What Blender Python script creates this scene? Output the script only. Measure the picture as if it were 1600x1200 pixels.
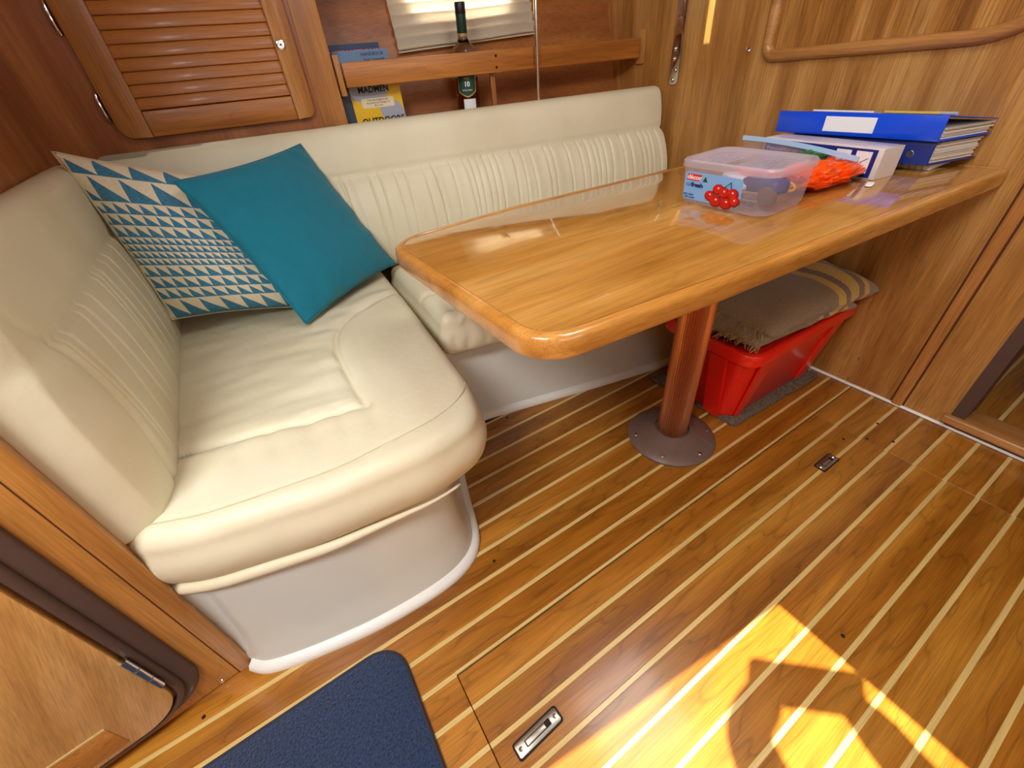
import bpy, bmesh, math, random
from mathutils import Vector, Matrix, noise

# ------------------------------------------------------------------ camera, world, lights, exposure
S = bpy.context.scene
COL = S.collection
for o in list(bpy.data.objects):
    bpy.data.objects.remove(o)

cam_d = bpy.data.cameras.new('camera')
cam = bpy.data.objects.new('camera', cam_d)
COL.objects.link(cam)
S.camera = cam
cam_d.sensor_fit = 'HORIZONTAL'
cam_d.sensor_width = 36.0
cam_d.lens = 36.0 * 653.7 / 1600.0
cam_d.clip_start = 0.02
RX = Vector((0.8389, -0.5386, -0.0762)).normalized()
FW = Vector((0.3890, 0.6922, -0.6078)).normalized()
UP = RX.cross(FW).normalized()
RX = FW.cross(UP)
cam.matrix_world = Matrix(((RX.x, UP.x, -FW.x, 0), (RX.y, UP.y, -FW.y, 0), (RX.z, UP.z, -FW.z, 1.0), (0, 0, 0, 1)))

world = bpy.data.worlds.new('sky')
S.world = world
world.use_nodes = True
wn = world.node_tree
bg = wn.nodes['Background']
bg.inputs[0].default_value = (0.62, 0.76, 1.0, 1)
bg.inputs[1].default_value = 1.6

def light(name, kind, loc, direction, energy, color, size=None, size_y=None, spread=None):
    d = bpy.data.lights.new(name, kind)
    d.energy = energy
    d.color = color
    o = bpy.data.objects.new(name, d)
    COL.objects.link(o)
    o.location = loc
    o.rotation_euler = Vector(direction).to_track_quat('-Z', 'Y').to_euler()
    if kind == 'AREA':
        d.shape = 'RECTANGLE'
        d.size = size
        d.size_y = size_y
        if spread: d.spread = spread
    return o

SUN_DIR = Vector((0.55, -0.02, -1.0))
sun = light('sun', 'SUN', (-1.5, 0, 4), SUN_DIR, 18.0, (1.0, 0.93, 0.80))
sun.data.angle = math.radians(0.3)
# daylight entering by the companionway; the overhead and galley-side lamps are added fill
light('companionway_daylight', 'AREA', (-0.75, -0.04, 1.85), (0.25, 0.3, -1), 34.0, (0.97, 0.98, 1.0), 0.7, 0.33)
light('overhead_fill', 'AREA', (0.75, 0.35, 1.845), (0, 0, -1), 7.0, (0.97, 0.98, 1.0), 0.46, 0.46)
light('galley_side_fill', 'AREA', (0.35, -1.40, 1.45), (0, 1, -0.2), 6.5, (0.97, 0.98, 1.0), 1.5, 0.35)

vs = S.view_settings
vs.view_transform = 'Standard'
vs.look = 'None'
vs.exposure = 0.0
vs.gamma = 1.0
vs.use_curve_mapping = False
S.cycles.max_bounces = 10
S.cycles.transparent_max_bounces = 16
S.cycles.caustics_reflective = False
S.cycles.caustics_refractive = False

# ------------------------------------------------------------------ materials
def lin(c):
    r = []
    for v in c[:3]:
        v /= 255.0
        r.append(v / 12.92 if v <= 0.04045 else ((v + 0.055) / 1.055) ** 2.4)
    return (r[0], r[1], r[2], 1.0)

MATS = {}
def newmat(name):
    m = bpy.data.materials.new(name)
    m.use_nodes = True
    return m, m.node_tree.nodes, m.node_tree.links, m.node_tree.nodes['Principled BSDF']

def plain(name, rgb, rough=0.5, metal=0.0, coat=0.0, var=0.0, vscale=30.0, bump=0.0, bscale=200.0, trans=0.0, ior=1.45, alpha=1.0, sheen=0.0, emit=0.0, sub=0.0):
    if name in MATS: return MATS[name]
    m, N, L, b = newmat(name)
    c = lin(rgb)
    b.inputs['Base Color'].default_value = c
    b.inputs['Roughness'].default_value = rough
    b.inputs['Metallic'].default_value = metal
    b.inputs['Coat Weight'].default_value = coat
    b.inputs['Transmission Weight'].default_value = trans
    b.inputs['IOR'].default_value = ior
    b.inputs['Alpha'].default_value = alpha
    b.inputs['Sheen Weight'].default_value = sheen
    if emit:
        b.inputs['Emission Color'].default_value = c
        b.inputs['Emission Strength'].default_value = emit
    tc = N.new('ShaderNodeTexCoord')
    nt = N.new('ShaderNodeTexNoise'); nt.inputs['Scale'].default_value = vscale; nt.inputs['Detail'].default_value = 5
    L.new(tc.outputs['Object'], nt.inputs['Vector'])
    hv = N.new('ShaderNodeHueSaturation'); hv.inputs['Color'].default_value = c
    mr = N.new('ShaderNodeMapRange')
    mr.inputs['From Min'].default_value = 0.28; mr.inputs['From Max'].default_value = 0.72
    mr.inputs['To Min'].default_value = 1 - var * 0.8; mr.inputs['To Max'].default_value = 1 + var * 0.8
    L.new(nt.outputs['Fac'], mr.inputs['Value']); L.new(mr.outputs[0], hv.inputs['Value'])
    L.new(hv.outputs[0], b.inputs['Base Color'])
    if bump:
        nb = N.new('ShaderNodeTexNoise'); nb.inputs['Scale'].default_value = bscale; nb.inputs['Detail'].default_value = 6
        L.new(tc.outputs['Object'], nb.inputs['Vector'])
        bp = N.new('ShaderNodeBump'); bp.inputs['Strength'].default_value = bump; bp.inputs['Distance'].default_value = 0.004
        L.new(nb.outputs['Fac'], bp.inputs['Height']); L.new(bp.outputs[0], b.inputs['Normal'])
    MATS[name] = m
    return m

def wood(name, dark, mid, lightc, grain=(1, 0, 0), rough=0.32, coat=0.3, fig=1.0, pores=0.5, ring=6.0, stretch=14.0, seed=0.0, perobj=False):
    """grain: world axis along which the fibres run"""
    if name in MATS: return MATS[name]
    m, N, L, b = newmat(name)
    tc = N.new('ShaderNodeTexCoord')
    g = Vector(grain).normalized()
    # rotate so that grain -> local x
    q = g.rotation_difference(Vector((1, 0, 0)))
    mp = N.new('ShaderNodeMapping'); mp.vector_type = 'POINT'
    mp.inputs['Rotation'].default_value = q.to_euler()
    L.new(tc.outputs['Object'], mp.inputs['Vector'])
    src = mp.outputs[0]
    if perobj:
        oi = N.new('ShaderNodeObjectInfo')
        mul = N.new('ShaderNodeMath'); mul.operation = 'MULTIPLY'; mul.inputs[1].default_value = 37.0
        L.new(oi.outputs['Random'], mul.inputs[0])
        cmb = N.new('ShaderNodeCombineXYZ')
        for k in range(3): L.new(mul.outputs[0], cmb.inputs[k])
        add = N.new('ShaderNodeVectorMath'); add.operation = 'ADD'
        L.new(src, add.inputs[0]); L.new(cmb.outputs[0], add.inputs[1]); src = add.outputs[0]
    def scaled(sx, sy, off):
        s = N.new('ShaderNodeMapping'); s.inputs['Scale'].default_value = (sx, sy, sy)
        s.inputs['Location'].default_value = (off + seed, off * 0.7 + seed, off * 1.3)
        L.new(src, s.inputs['Vector']); return s.outputs[0]
    # figure: contour lines of a stretched noise (cathedral grain)
    n1 = N.new('ShaderNodeTexNoise'); n1.inputs['Scale'].default_value = 1.0; n1.inputs['Detail'].default_value = 2.0; n1.inputs['Roughness'].default_value = 0.45
    L.new(scaled(ring / stretch * 5, ring * 2.6, 3.1), n1.inputs['Vector'])
    m1 = N.new('ShaderNodeMath'); m1.operation = 'MULTIPLY'; m1.inputs[1].default_value = 9.0
    L.new(n1.outputs['Fac'], m1.inputs[0])
    fr = N.new('ShaderNodeMath'); fr.operation = 'FRACT'; L.new(m1.outputs[0], fr.inputs[0])
    rp = N.new('ShaderNodeValToRGB')
    e = rp.color_ramp.elements
    e[0].position = 0.0; e[0].color = (0, 0, 0, 1); e[1].position = 0.12; e[1].color = (0.75, 0.75, 0.75, 1)
    k = e.new(0.55); k.color = (1, 1, 1, 1); k = e.new(0.95); k.color = (0.72, 0.72, 0.72, 1); k = e.new(1.0); k.color = (0.0, 0, 0, 1)
    L.new(fr.outputs[0], rp.inputs[0])
    # broad tone
    n2 = N.new('ShaderNodeTexNoise'); n2.inputs['Scale'].default_value = 1.0; n2.inputs['Detail'].default_value = 4.0
    L.new(scaled(1.6, 16.0, 7.7), n2.inputs['Vector'])
    # fine fibres
    n3 = N.new('ShaderNodeTexNoise'); n3.inputs['Scale'].default_value = 1.0; n3.inputs['Detail'].default_value = 3.0
    L.new(scaled(9.0, 420.0, 1.7), n3.inputs['Vector'])
    cr = N.new('ShaderNodeValToRGB')
    ce = cr.color_ramp.elements
    ce[0].position = 0.32; ce[0].color = lin(dark); ce[1].position = 0.68; ce[1].color = lin(lightc)
    k = ce.new(0.5); k.color = lin(mid)
    L.new(n2.outputs['Fac'], cr.inputs[0])
    mx = N.new('ShaderNodeMix'); mx.data_type = 'RGBA'; mx.blend_type = 'MULTIPLY'
    mx.inputs[0].default_value = 0.45 * fig
    L.new(cr.outputs[0], mx.inputs[6]); L.new(rp.outputs[0], mx.inputs[7])
    fp = N.new('ShaderNodeMapRange'); fp.inputs['From Min'].default_value = 0.3; fp.inputs['From Max'].default_value = 0.62
    fp.inputs['To Min'].default_value = 1 - 0.55 * pores; fp.inputs['To Max'].default_value = 1.06
    L.new(n3.outputs['Fac'], fp.inputs['Value'])
    hv = N.new('ShaderNodeHueSaturation'); L.new(mx.outputs[2], hv.inputs['Color']); L.new(fp.outputs[0], hv.inputs['Value'])
    if perobj:
        ra = N.new('ShaderNodeMapRange'); ra.inputs['To Min'].default_value = 0.86; ra.inputs['To Max'].default_value = 1.1
        L.new(oi.outputs['Random'], ra.inputs['Value'])
        mm = N.new('ShaderNodeMath'); mm.operation = 'MULTIPLY'; L.new(fp.outputs[0], mm.inputs[0]); L.new(ra.outputs[0], mm.inputs[1])
        L.new(mm.outputs[0], hv.inputs['Value'])
    L.new(hv.outputs[0], b.inputs['Base Color'])
    b.inputs['Roughness'].default_value = rough
    b.inputs['Coat Weight'].default_value = coat
    b.inputs['Coat Roughness'].default_value = 0.12
    bp = N.new('ShaderNodeBump'); bp.inputs['Strength'].default_value = 0.06; bp.inputs['Distance'].default_value = 0.002
    L.new(n3.outputs['Fac'], bp.inputs['Height']); L.new(bp.outputs[0], b.inputs['Normal'])
    MATS[name] = m
    return m

OAKD, OAKM, OAKL = (150, 90, 30), (184, 121, 50), (206, 150, 76)
M_BULK = wood('veneer_bulkhead', (154, 100, 42), (180, 125, 60), (202, 151, 84), (0, 0, 1), 0.38, 0.2, 0.35, 0.65, 9.0)
M_LEFT = wood('veneer_left', (150, 88, 32), (170, 104, 43), (188, 122, 58), (0, 0, 1), 0.35, 0.25, 0.25, 0.35, 4.0, seed=4)
M_PANEL = wood('veneer_panel', (166, 108, 46), (186, 126, 58), (204, 146, 76), (0, 0, 1), 0.38, 0.25, 0.3, 0.4, 4.0, seed=8)
M_DOORW = wood('veneer_door', (188, 132, 66), (212, 158, 88), (228, 178, 112), (0.35, 0, 1), 0.38, 0.25, 0.2, 0.35, 3.0, seed=2)
M_CAB = wood('veneer_cabinet', (142, 78, 32), (162, 94, 42), (178, 110, 54), (0, 0, 1), 0.42, 0.12, 0.2, 0.45, 4.0, seed=6)
M_HULL = wood('veneer_hull', (140, 78, 30), (162, 96, 40), (180, 114, 54), (1, 0, 0), 0.5, 0.05, 0.3, 0.5, 4.0, seed=9)
M_TRIMX = wood('solid_trim_x', (160, 94, 32), (184, 114, 44), (202, 136, 62), (1, -0.1, 0), 0.45, 0.08, 0.3, 0.5, 6.0)
M_TRIMZ = wood('solid_trim_z', (158, 98, 44), (182, 120, 58), (202, 142, 78), (0, 0, 1), 0.42, 0.1, 0.3, 0.5, 6.0)
M_TRIMY = wood('solid_trim_y', (156, 102, 50), (180, 124, 66), (202, 148, 88), (0, 1, 0), 0.34, 0.3, 0.3, 0.5, 6.0)
M_TABLE = wood('table_veneer', (164, 108, 42), (186, 130, 58), (204, 152, 80), (1, 0.0, 0), 0.12, 0.9, 0.3, 0.4, 3.5, seed=3)
M_TABLE.node_tree.nodes['Principled BSDF'].inputs['Coat Roughness'].default_value = 0.03
M_EDGE = wood('table_edge', (176, 112, 40), (198, 134, 58), (216, 156, 80), (1, 0, 0), 0.22, 0.6, 0.3, 0.4, 6.0, seed=5)
M_PLANK = wood('teak_plank', (145, 86, 19), (168, 105, 29), (189, 128, 44), (1, 0, 0), 0.32, 0.3, 0.75, 0.5, 5.6, perobj=True)
M_HOLLY = wood('holly_strip', (202, 172, 104), (212, 182, 114), (222, 194, 128), (1, 0, 0), 0.34, 0.3, 0.1, 0.25, 6.0)
M_SUB = plain('plank_bed', (70, 40, 15), 0.7)
M_GEL = plain('white_gelcoat', (212, 212, 202), 0.3, coat=0.3, var=0.03, vscale=6)
M_BEAD = plain('white_bead', (232, 230, 222), 0.35, var=0.02)
M_HEAD = plain('headliner', (226, 218, 200), 0.7, var=0.03)
M_BROWN = plain('brown_rubber', (84, 62, 54), 0.5, var=0.06, vscale=40)
M_CHROME = plain('chrome', (225, 225, 222), 0.12, metal=1.0)
M_STEEL = plain('brushed_steel', (170, 164, 152), 0.32, metal=1.0, var=0.08, vscale=200)
M_GROOVE = plain('groove_brown', (78, 40, 14), 0.7)
M_DARK = plain('dark_gap', (30, 18, 10), 0.8)
M_COPPER = plain('bronze_anodised', (190, 128, 90), 0.33, metal=0.8, var=0.05)
M_PBASE = plain('brown_plastic', (112, 90, 80), 0.42, var=0.06, vscale=60, bump=0.08, bscale=400)
M_RED = plain('red_plastic', (240, 36, 22), 0.28, coat=0.2, var=0.03)
M_NAVY = plain('navy_pile', (31, 50, 82), 0.95, var=0.95, vscale=230, bump=1.0, bscale=240, sheen=0.25)
M_NAVYB = plain('navy_binding', (44, 44, 60), 0.8, var=0.1, vscale=300, bump=0.4, bscale=500)
M_GCARP = plain('grey_carpet', (112, 98, 82), 0.95, var=0.7, vscale=150, bump=1.0, bscale=420)
M_TEAL = plain('teal_cloth', (0, 118, 142), 0.8, var=0.06, vscale=40, bump=0.25, bscale=600, sheen=0.15)
M_BLUEP = plain('blue_polypropylene', (8, 76, 222), 0.3, coat=0.2)
M_BLUED = plain('dark_blue_board', (22, 46, 130), 0.4)
M_PAPER = plain('paper', (236, 228, 212), 0.8, var=0.03)
M_WHITE = plain('white_card', (240, 240, 240), 0.6)
M_BLACK = plain('black_print', (16, 16, 20), 0.6)

def leather():
    m, N, L, b = newmat('cream_leather')
    tc = N.new('ShaderNodeTexCoord')
    n = N.new('ShaderNodeTexNoise'); n.inputs['Scale'].default_value = 5; n.inputs['Detail'].default_value = 3
    L.new(tc.outputs['Object'], n.inputs['Vector'])
    r = N.new('ShaderNodeValToRGB'); e = r.color_ramp.elements
    e[0].position = 0.3; e[0].color = lin((216, 206, 174)); e[1].position = 0.7; e[1].color = lin((227, 219, 190))
    L.new(n.outputs['Fac'], r.inputs[0]); L.new(r.outputs[0], b.inputs['Base Color'])
    b.inputs['Roughness'].default_value = 0.5
    v = N.new('ShaderNodeTexVoronoi'); v.inputs['Scale'].default_value = 420
    L.new(tc.outputs['Object'], v.inputs['Vector'])
    n2 = N.new('ShaderNodeTexNoise'); n2.inputs['Scale'].default_value = 22; n2.inputs['Detail'].default_value = 3
    L.new(tc.outputs['Object'], n2.inputs['Vector'])
    b1 = N.new('ShaderNodeBump'); b1.inputs['Strength'].default_value = 0.08; b1.inputs['Distance'].default_value = 0.001
    b2 = N.new('ShaderNodeBump'); b2.inputs['Strength'].default_value = 0.25; b2.inputs['Distance'].default_value = 0.006
    L.new(v.outputs['Distance'], b1.inputs['Height']); L.new(n2.outputs['Fac'], b2.inputs['Height'])
    L.new(b2.outputs[0], b1.inputs['Normal']); L.new(b1.outputs[0], b.inputs['Normal'])
    return m
M_LEATHER = leather()

# ------------------------------------------------------------------ mesh helpers
def link(name, me, mat, parent=None, smooth=False):
    me.materials.append(mat) if mat and not me.materials else None
    o = bpy.data.objects.new(name, me)
    COL.objects.link(o)
    if parent:
        o.parent = parent
        o.location = -world_loc(parent)
    if smooth:
        for p in me.polygons: p.use_smooth = True
    return o

def world_loc(o):
    v = Vector(o.location); p = o.parent
    while p: v += Vector(p.location); p = p.parent
    return v

def pyd(name, verts, faces, mat, parent=None, smooth=False, uvs=None):
    me = bpy.data.meshes.new(name)
    me.from_pydata([tuple(v) for v in verts], [], faces)
    if uvs:
        ul = me.uv_layers.new(name='uv')
        for lp in me.loops: ul.data[lp.index].uv = uvs[lp.vertex_index]
    me.validate(); me.update()
    return link(name, me, mat, parent, smooth)

def bmo(name, bm, mat, parent=None, smooth=False):
    bmesh.ops.recalc_face_normals(bm, faces=bm.faces[:])
    me = bpy.data.meshes.new(name)
    bm.to_mesh(me); bm.free()
    o = link(name, me, mat, parent, smooth)
    return o

def smooth_by_angle(o, deg=35):
    me = o.data
    for p in me.polygons: p.use_smooth = True
    try: me.set_sharp_from_angle(angle=math.radians(deg))
    except Exception: pass
    return o

def box_bm(x0, x1, y0, y1, z0, z1, bev=0.0, seg=2, bm=None):
    own = bm is None
    b2 = bmesh.new()
    r = bmesh.ops.create_cube(b2, size=1.0)
    for v in b2.verts:
        v.co = Vector(((x0 + x1) / 2 + v.co.x * (x1 - x0), (y0 + y1) / 2 + v.co.y * (y1 - y0), (z0 + z1) / 2 + v.co.z * (z1 - z0)))
    if bev: bmesh.ops.bevel(b2, geom=b2.edges[:], offset=bev, segments=seg, affect='EDGES', profile=0.5)
    if own: return b2
    me = bpy.data.meshes.new('t'); b2.to_mesh(me); b2.free(); bm.from_mesh(me); bpy.data.meshes.remove(me)
    return bm

def box(name, x0, x1, y0, y1, z0, z1, mat, parent=None, bev=0.0, seg=2, M=None):
    bm = box_bm(x0, x1, y0, y1, z0, z1, bev, seg)
    if M: bmesh.ops.transform(bm, matrix=M, verts=bm.verts[:])
    o = bmo(name, bm, mat, parent)
    if bev: smooth_by_angle(o)
    return o

def frame3(o, ex, ey, ez):
    o, ex, ey, ez = Vector(o), Vector(ex), Vector(ey), Vector(ez)
    return Matrix(((ex.x, ey.x, ez.x, o.x), (ex.y, ey.y, ez.y, o.y), (ex.z, ey.z, ez.z, o.z), (0, 0, 0, 1)))

def round_poly(pts, rads, n=8):
    """rounded polygon in 2d; rads one per corner"""
    out = []
    N = len(pts)
    if not hasattr(rads, '__len__'): rads = [rads] * N
    for i in range(N):
        p = Vector(pts[i]); a = Vector(pts[i - 1]); b = Vector(pts[(i + 1) % N]); r = rads[i]
        if r <= 0: out.append(p.copy()); continue
        da = (a - p).normalized(); db = (b - p).normalized()
        ang = da.angle(db)
        t = min(r / math.tan(ang / 2), (a - p).length * 0.48, (b - p).length * 0.48)
        r = t * math.tan(ang / 2)
        c = p + (da + db).normalized() * (r / math.sin(ang / 2))
        s = p + da * t - c; e = p + db * t - c
        a0 = math.atan2(s.y, s.x); a1 = math.atan2(e.y, e.x)
        d = (a1 - a0 + math.pi) % (2 * math.pi) - math.pi
        for k in range(n + 1):
            th = a0 + d * k / n
            out.append(c + Vector((math.cos(th), math.sin(th))) * r)
    return out

def resample(poly, n, closed=True):
    P = [Vector(p) for p in poly]
    if closed: P.append(P[0].copy())
    Ls = [0]
    for i in range(1, len(P)): Ls.append(Ls[-1] + (P[i] - P[i - 1]).length)
    T = Ls[-1]; out = []; j = 0
    m = n if closed else n - 1
    for k in range(n):
        s = T * k / m
        while j < len(Ls) - 2 and Ls[j + 1] < s: j += 1
        d = Ls[j + 1] - Ls[j]
        f = 0 if d < 1e-9 else (s - Ls[j]) / d
        out.append(P[j].lerp(P[j + 1], min(1, f)))
    return out

def offset_poly(P, d):
    """P ccw -> inward offset by d (vertex normals)"""
    out = []; N = len(P)
    for i in range(N):
        t = (P[(i + 1) % N] - P[i - 1])
        if t.length < 1e-9: out.append(P[i].copy()); continue
        t.normalize()
        out.append(P[i] + Vector((-t.y, t.x)) * d)
    return out

def layered(name, poly, layers, mat, parent=None, cap_bottom=True, cap_top=True, smooth=True, M=None, deg=40):
    """poly: ccw 2d; layers: list of (inset, z)"""
    P = [Vector(p) for p in poly]; n = len(P); V = []; F = []
    for ins, z in layers:
        for q in (offset_poly(P, ins) if ins else P): V.append(Vector((q.x, q.y, z)))
    for l in range(len(layers) - 1):
        for i in range(n):
            j = (i + 1) % n
            F.append((l * n + i, l * n + j, (l + 1) * n + j, (l + 1) * n + i))
    if cap_bottom: F.append(tuple(reversed(range(n))))
    if cap_top: F.append(tuple((len(layers) - 1) * n + i for i in range(n)))
    if M: V = [M @ v for v in V]
    o = pyd(name, V, F, mat, parent)
    if smooth: smooth_by_angle(o, deg)
    return o

def slab(name, poly, z0, z1, mat, parent=None, bev=0.0, M=None, deg=40):
    if bev:
        ly = [(bev, z0), (bev * 0.3, z0 + bev * 0.3), (0, z0 + bev), (0, z1 - bev), (bev * 0.3, z1 - bev * 0.3), (bev, z1)]
    else: ly = [(0, z0), (0, z1)]
    return layered(name, poly, ly, mat, parent, M=M, deg=deg)

def lathe(name, prof, mat, parent=None, seg=32, M=None, ribs=0, ribd=0.0, deg=40):
    V = []; F = []; n = len(prof)
    for k in range(seg):
        a = 2 * math.pi * k / seg
        for r, z in prof:
            rr = r - (ribd if ribs and (k % 2) and r > 0.02 else 0)
            V.append(Vector((rr * math.cos(a), rr * math.sin(a), z)))
    for k in range(seg):
        k2 = (k + 1) % seg
        for i in range(n - 1):
            F.append((k * n + i, k2 * n + i, k2 * n + i + 1, k * n + i + 1))
    if M: V = [M @ v for v in V]
    bm = bmesh.new()
    me = bpy.data.meshes.new('t'); me.from_pydata([tuple(v) for v in V], [], F); bm.from_mesh(me); bpy.data.meshes.remove(me)
    bmesh.ops.remove_doubles(bm, verts=bm.verts[:], dist=1e-6)
    o = bmo(name, bm, mat, parent)
    return smooth_by_angle(o, deg)

def tube(name, path, r, mat, parent=None, seg=10, closed=False, prof=None, nrm=None):
    """sweep a circle (or 2d profile) along path"""
    P = [Vector(p) for p in path]; V = []; F = []; n = len(P)
    pr = prof or [(r * math.cos(2 * math.pi * k / seg), r * math.sin(2 * math.pi * k / seg)) for k in range(seg)]
    m = len(pr); up = None
    for i in range(n):
        if closed: t = P[(i + 1) % n] - P[i - 1]
        else: t = P[min(i + 1, n - 1)] - P[max(i - 1, 0)]
        t.normalize()
        if nrm: up = (Vector(nrm) - t * Vector(nrm).dot(t)).normalized()
        elif up is None:
            up = t.orthogonal().normalized()
        else: up = (up - t * up.dot(t)).normalized()
        sd = t.cross(up)
        for a, c in pr: V.append(P[i] + sd * a + up * c)
    for i in range(n if closed else n - 1):
        j = (i + 1) % n
        for k in range(m):
            l = (k + 1) % m
            F.append((i * m + k, i * m + l, j * m + l, j * m + k))
    if not closed:
        F.append(tuple(reversed(range(m)))); F.append(tuple((n - 1) * m + k for k in range(m)))
    o = pyd(name, V, F, mat, parent)
    return smooth_by_angle(o, 45)

def text(name, s, size, M, mat, parent=None, ext=0.0003, align='CENTER', shear=0.0, bold=0.0):
    cu = bpy.data.curves.new(name, 'FONT'); cu.body = s; cu.size = size; cu.extrude = ext; cu.align_x = align; cu.align_y = 'CENTER'; cu.shear = shear
    cu.offset = bold
    cu.resolution_u = 3
    to = bpy.data.objects.new(name, cu); COL.objects.link(to)
    dg = bpy.context.evaluated_depsgraph_get()
    me = bpy.data.meshes.new_from_object(to.evaluated_get(dg))
    bpy.data.objects.remove(to)
    me.name = name
    me.transform(M)
    me.materials.clear()
    return link(name, me, mat, parent)

def thing(name, loc, label, cat, group=None):
    o = bpy.data.objects.new(name, None); COL.objects.link(o)
    o.empty_display_size = 0.05
    o.location = loc; o['label'] = label; o['category'] = cat
    if group: o['group'] = group
    return o

def tag(o, label, cat, group=None):
    o['label'] = label; o['category'] = cat
    if group: o['group'] = group
    return o

def struct(o, label=None):
    o['kind'] = 'structure'
    if label: o['label'] = label
    return o

def fbm(x, y, z=0.0):
    return noise.noise(Vector((x, y, z)))

def seg_dist(p, a, b):
    ab = b - a; t = max(0, min(1, (p - a).dot(ab) / max(1e-9, ab.length_squared)))
    return (p - a - ab * t).length

def line_dist(p, pts):
    return min(seg_dist(p, pts[i], pts[i + 1]) for i in range(len(pts) - 1))

def gauss(d, w): return math.exp(-(d / w) ** 2)
def sstep(a, b, x):
    t = max(0, min(1, (x - a) / (b - a))); return t * t * (3 - 2 * t)
random.seed(7)

# ------------------------------------------------------------------ setting
XB = 1.589                     # forward bulkhead plane
def Wy(x): return 1.52 + 0.1 * (XB - x)          # cabinet face / fiddle rail plane
def By(x): return 1.372 + 0.165 * (XB - x)       # front of settee back, along its top
def Hy(x, z): return 1.64 + 0.1 * (XB - x) + 0.24 * (z - 0.9)   # hull lining

# --- floor: bed, planks and holly strips
floor = struct(box('floor', -1.5, 3.0, -1.45, 1.75, -0.03, -0.006, M_SUB))
PITCH, HW, Y0 = 0.0695, 0.0095, 0.376
HX0, HX1 = 0.0135, 1.343
_pl = {}
def strip_mesh(name, x0, x1, y0, y1, mat, parent, z1=0.0, bev=0.0006):
    key = (round(x1 - x0, 4), round(y1 - y0, 5), mat.name)
    if key not in _pl:
        bm = box_bm(0, x1 - x0, 0, y1 - y0, -0.006, 0, 0)
        top = [e for e in bm.edges if all(v.co.z > -0.001 for v in e.verts)]
        bmesh.ops.bevel(bm, geom=top, offset=bev, segments=1, affect='EDGES')
        me = bpy.data.meshes.new(name); bmesh.ops.recalc_face_normals(bm, faces=bm.faces[:]); bm.to_mesh(me); bm.free(); me.materials.append(mat)
        _pl[key] = me
    o = bpy.data.objects.new(name, _pl[key]); COL.objects.link(o)
    if parent:
        o.parent = parent
        o.location = Vector((x0, y0, z1)) - world_loc(parent)
    else: o.location = (x0, y0, z1)
    return o

hatch = thing('floor_hatch', (0.68, 0.0, 0.0), 'large lift-out cabin sole hatch with holly strips and two flush steel latches', 'hatch')
GAP = 0.0018
for k in range(-14, 10):
    yl = Y0 + PITCH * (k - 1) + HW / 2 ; yh = Y0 + PITCH * k - HW / 2
    ys0, ys1 = yh, yh + HW
    hatchrow = (-9 <= k <= 0)
    spans = [(-1.45, 1.58)] if not hatchrow else [(-1.45, HX0 - GAP), (HX1 + GAP, 1.58)]
    for (a, b) in spans:
        strip_mesh('plank', a, b, yl, yh, M_PLANK, floor)
        if not (k == 0 and hatchrow):
            strip_mesh('holly_strip', a, b, ys0, ys1, M_HOLLY, floor)
    if hatchrow:
        top = yh if k < 0 else yh + 0.001
        dy = -0.0012
        strip_mesh('plank', HX0, HX1, yl + dy, top + dy, M_PLANK, hatch)
        if k < 0: strip_mesh('holly_strip', HX0, HX1, ys0 + dy, ys1 + dy, M_HOLLY, hatch)
strip_mesh('holly_strip', -1.45, HX0 - GAP, Y0 - HW / 2, Y0 + HW / 2, M_HOLLY, floor)
strip_mesh('holly_strip', HX0 - GAP, 1.58, Y0 - HW / 2 + 0.0035, Y0 + HW / 2 + 0.001, M_HOLLY, floor)
# forward cabin sole beyond the door
for k in range(-10, 3):
    yl = Y0 + PITCH * (k - 1) + HW / 2 ; yh = Y0 + PITCH * k - HW / 2
    strip_mesh('plank', 1.668, 2.95, yl, yh, M_PLANK, floor, 0.03)
    strip_mesh('holly_strip', 1.668, 2.95, yh, yh + HW, M_HOLLY, floor, 0.03)
box('plank_bed', 1.665, 2.96, -0.45, 0.6, -0.006, 0.0238, M_SUB, floor)

def latch(cx, cy, ang, ln, wd):
    M = Matrix.Translation((cx, cy, 0)) @ Matrix.Rotation(ang, 4, 'Z')
    rp = lambda l, w, r: round_poly([(-l / 2, -w / 2), (l / 2, -w / 2), (l / 2, w / 2), (-l / 2, w / 2)], r, 5)
    p = slab('latch_gasket', rp(ln, wd, 0.006), -0.002, 0.0012, M_DARK, hatch, M=M)
    pl = slab('latch_plate', rp(ln - 0.006, wd - 0.006, 0.005), 0.0, 0.0034, M_STEEL, hatch, 0.001, M=M)
    slab('latch_recess', rp(ln * 0.56, wd * 0.38, 0.001), 0.0034, 0.0036, M_DARK, pl, M=M)
    slab('latch_pull', rp(ln * 0.42, wd * 0.30, 0.001), 0.0035, 0.0052, M_STEEL, pl, 0.0005, M=M @ Matrix.Translation((-ln * 0.05, 0, 0)))
    for s in (-1, 1):
        lathe('screw', [(0, 0.0052), (0.003, 0.0048), (0.0042, 0.0034)], M_CHROME, pl, 12, M=M @ Matrix.Translation((s * ln * 0.39, 0, 0)))
latch(0.098, 0.203, 0.06, 0.104, 0.031)
latch(1.166, 0.242, 0.0, 0.084, 0.033)

# small screw holes in the sole
for (x, y) in ((1.30, 0.262), (1.40, 0.172), (1.355, 0.222), (1.45, 0.235), (0.205, 0.545), (0.72, -0.02), (0.52, 0.985)):
    lathe('floor_plug', [(0, 0.0006), (0.004, 0.0006), (0.0045, -0.001)], M_DARK, floor, 10, M=Matrix.Translation((x, y, 0)))
lathe('floor_plug', [(0, 0.0012), (0.004, 0.0012), (0.005, -0.001)], M_CHROME, floor, 10, M=Matrix.Translation((-0.45, 0.598, 0)))

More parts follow.
